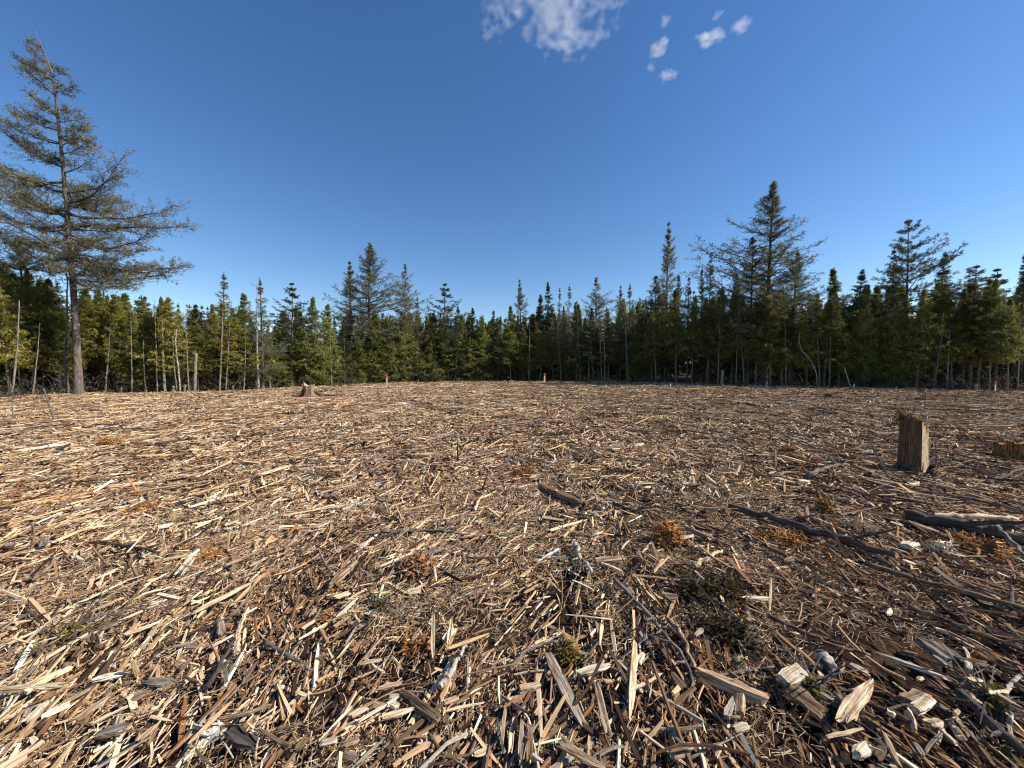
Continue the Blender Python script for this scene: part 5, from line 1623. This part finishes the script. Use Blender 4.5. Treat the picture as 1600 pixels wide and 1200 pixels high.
branch([(1500, 1080), (1540, 1120), (1600, 1170), (1630, 1200)], 16, 'bark', 'dark log in the lower right corner', 'dark corner log', 1, 'fallen_log', 'log', k=10, taper=.9)
branch([(1420, 1030), (1480, 1080), (1545, 1160)], 4, 'barkgrey', 'long thin grey whip in the lower right', 'long grey whip', 1)
branch([(1200, 960), (1290, 1000), (1360, 1022)], 8, 'brown', 'brown pole behind the short birch log piece', 'brown pole behind the birch piece', 1)
branch([(1420, 945), (1510, 975), (1600, 1010)], 9, 'brown', 'brown pole across the right foreground', 'brown pole across the right', 2)
splinter((1388, 960), (1392, 944), 6, 'white', 'small white upright chip on the right', None, 'wood_chip', 'wood chip')
branch([(1578, 955), (1581, 940), (1580, 922)], 7, 'bark', 'dark stub standing near the right frame edge', 'dark standing stub', 0, lift=.08)
splinter((1490, 1028), (1550, 1033), 12, 'brown', 'brown board right of the frayed grey log half', 'brown board', 'wood_plank', 'plank')
splinter((1290, 1150), (1350, 1136), 6, 'fresh', 'thin pale strip below the big pale torn slab', None)
clump(1265, 1085, 24, 10, [(.3, .24, .05), (.22, .2, .05)], 'yellow green sprig left of the big pale torn slab', None, 'cedar_sprig', 'sprig', 'brown', 120, True)
clump(1548, 1106, 34, 14, [(.26, .23, .05), (.2, .18, .05)], 'olive sprig near the white hooked twig', None, 'cedar_sprig', 'sprig', 'brown', 160, True)

# larger loose chips around the pieces above, each told apart by its neighbour
CHIPM = {}
cg = np.random.default_rng(61)
SHAPES = [('short chip', .075, .022, .5), ('slim splinter', .14, .012, .6), ('flat chip', .09, .034, .3), ('long splinter', .20, .016, .6), ('stubby block', .06, .03, .8)]
COLS = [('pale', 'fresh'), ('white', 'white'), ('tan', 'tan'), ('brown', 'brown'), ('grey', 'grey')]
SIDES = [('left of', -1, 0), ('right of', 1, 0), ('behind', 0, -1), ('in front of', 0, 1)]


def chip_variant(si, ci, v):
    key = (si, ci, v)
    if key not in CHIPM:
        nm, L, W, tk = SHAPES[si]
        CHIPM[key] = splinter_mesh('wood_chip', L, W, W * tk, np.random.default_rng(7000 + si * 50 + ci * 7 + v), M[COLS[ci][1]], .6, tuple(cg.uniform(.3, 1, 2)), 8, 6, cg.normal(0, .03))
    return CHIPM[key]


for cx, cy, hw, hh, short in LAND:
    if cy < 640:
        continue
    sides = list(cg.permutation(4))[:2]
    for si_ in sides:
        sd, sx, sy = SIDES[si_]
        shp, ci = int(cg.choice(5, p=[.25, .25, .2, .2, .1])), int(cg.choice(5, p=[.3, .18, .24, .16, .12]))
        pers = (cy - 560) / 500
        qx, qy = cx + sx * (hw + cg.uniform(10, 22) * (.5 + pers)) + cg.normal(0, 3), cy + sy * (hh * (.7 if hw > 30 else 1) + cg.uniform(10, 22) * (.25 + pers)) + cg.normal(0, 2)
        if not (4 < qx < 1596 and qy < 1195):
            continue
        p = gpt(qx, qy, .08)
        o = link('wood_chip', chip_variant(shp, ci, int(cg.integers(0, 2))), loc=p)
        k = cg.uniform(.75, 1.15) * (.85 + .08 * p.y)
        o.scale = (k, k, k)
        o.rotation_euler = (cg.normal(0, .4), cg.normal(0, .22), cg.random() * 6.283)
        tag(o, f'{COLS[ci][0]} {SHAPES[shp][0]} just {sd} the {short}', 'wood chip', 'larger wood chips lying on the mulch')

# ------------------------------------------------------------------ clouds: small high altocumulus puffs (volumes far above everything)
def cloud(px0, px1, py0, py1, dens, scale, label, thin=60.0, seed=0.0, soft=.25):
    ALT = 1500.0

    def sky_pt(px, py):
        d = ray(px, py); t = (ALT - CAM_H) / d.z
        return Vector((d.x * t, d.y * t, ALT))
    P = [sky_pt(px0, py1), sky_pt(px1, py1), sky_pt(px1, py0), sky_pt(px0, py0)]
    c = sum(P, Vector()) / 4
    ax = ((P[1] - P[0]).length + (P[2] - P[3]).length) / 4
    ay = ((P[3] - P[0]).length + (P[2] - P[1]).length) / 4
    import itertools
    V = np.array([(x, y, z) for z in (-1, 1) for y in (-1, 1) for x in (-1, 1)], float)
    Q = np.array([[0, 2, 3, 1], [4, 5, 7, 6], [0, 1, 5, 4], [2, 6, 7, 3], [0, 4, 6, 2], [1, 3, 7, 5]])
    m = bpy.data.materials.new('cloud_vapour')
    m.use_nodes = True
    nt = m.node_tree
    nt.nodes.clear()
    out = nt.nodes.new('ShaderNodeOutputMaterial')
    vol = nt.nodes.new('ShaderNodeVolumePrincipled')
    vol.inputs['Color'].default_value = (1, 1, 1, 1)
    vol.inputs['Anisotropy'].default_value = .2
    nt.links.new(vol.outputs[0], out.inputs['Volume'])
    tc = nt.nodes.new('ShaderNodeTexCoord')
    ln = N(nt, 'ShaderNodeVectorMath', operation='LENGTH')
    nt.links.new(tc.outputs['Object'], ln.inputs[0])
    mp = N(nt, 'ShaderNodeMapping')
    mp.inputs['Location'].default_value = (seed, seed * 2.3, seed * .7)
    mp.inputs['Scale'].default_value = (ax / scale, ay / scale, thin / scale)
    nt.links.new(tc.outputs['Object'], mp.inputs['Vector'])
    n1 = N(nt, 'ShaderNodeTexNoise', Scale=1.0, Detail=3.0, Roughness=.5)
    nt.links.new(mp.outputs[0], n1.inputs['Vector'])
    n0 = N(nt, 'ShaderNodeTexNoise', Scale=.28, Detail=1.0)
    nt.links.new(mp.outputs[0], n0.inputs['Vector'])

    def mth(op, a, b):
        x = N(nt, 'ShaderNodeMath', operation=op)
        for s_, v in zip(x.inputs, (a, b)):
            if isinstance(v, (int, float)): s_.default_value = v
            else: nt.links.new(v, s_)
        return x.outputs[0]
    s1 = mth('ADD', n1.outputs[0], mth('MULTIPLY', n0.outputs[0], .7))
    fall = mth('SUBTRACT', 1.0, mth('POWER', ln.outputs['Value'], 2.2))
    v = mth('ADD', s1, mth('MULTIPLY', fall, .55))
    mr = N(nt, 'ShaderNodeMapRange')
    mr.inputs['From Min'].default_value = 1.16; mr.inputs['From Max'].default_value = 1.16 + soft * 2.2
    mr.inputs['To Min'].default_value = 0; mr.inputs['To Max'].default_value = dens
    nt.links.new(v, mr.inputs['Value'])
    inside = mth('LESS_THAN', ln.outputs['Value'], 1.0)
    nt.links.new(mth('MULTIPLY', mr.outputs[0], inside), vol.inputs['Density'])
    o = link('cloud', quad_mesh('cloud', V, Q, [m]), loc=c)
    o.scale = (ax, ay, thin)
    tag(o, label, 'cloud', 'small high white clouds')
    return o


cloud(715, 1025, -125, 108, .018, 48, 'large mottled cloud patch of many small puffs at the top', 26, 3.1)
cloud(1076, 1140, 34, 80, .036, 40, 'brightest small cloud of the scattered ones', 22, 7.7)
cloud(1138, 1178, 24, 58, .02, 36, 'rightmost small wispy cloud', 16, 1.9)
cloud(1012, 1050, 52, 92, .028, 32, 'small upright cloud left of the brightest one', 18, 5.2)
cloud(1026, 1066, 98, 132, .026, 32, 'lowest of the small scattered clouds', 16, 9.4)
cloud(1026, 1054, 18, 44, .018, 30, 'faint puff between the large patch and the small clouds', 14, 4.4)
cloud(1112, 1132, 12, 34, .022, 28, 'tiny puff above the brightest small cloud', 12, 6.1)
cloud(1008, 1032, 86, 118, .014, 30, 'faint tiny wisp left of the lowest cloud', 12, 8.3)
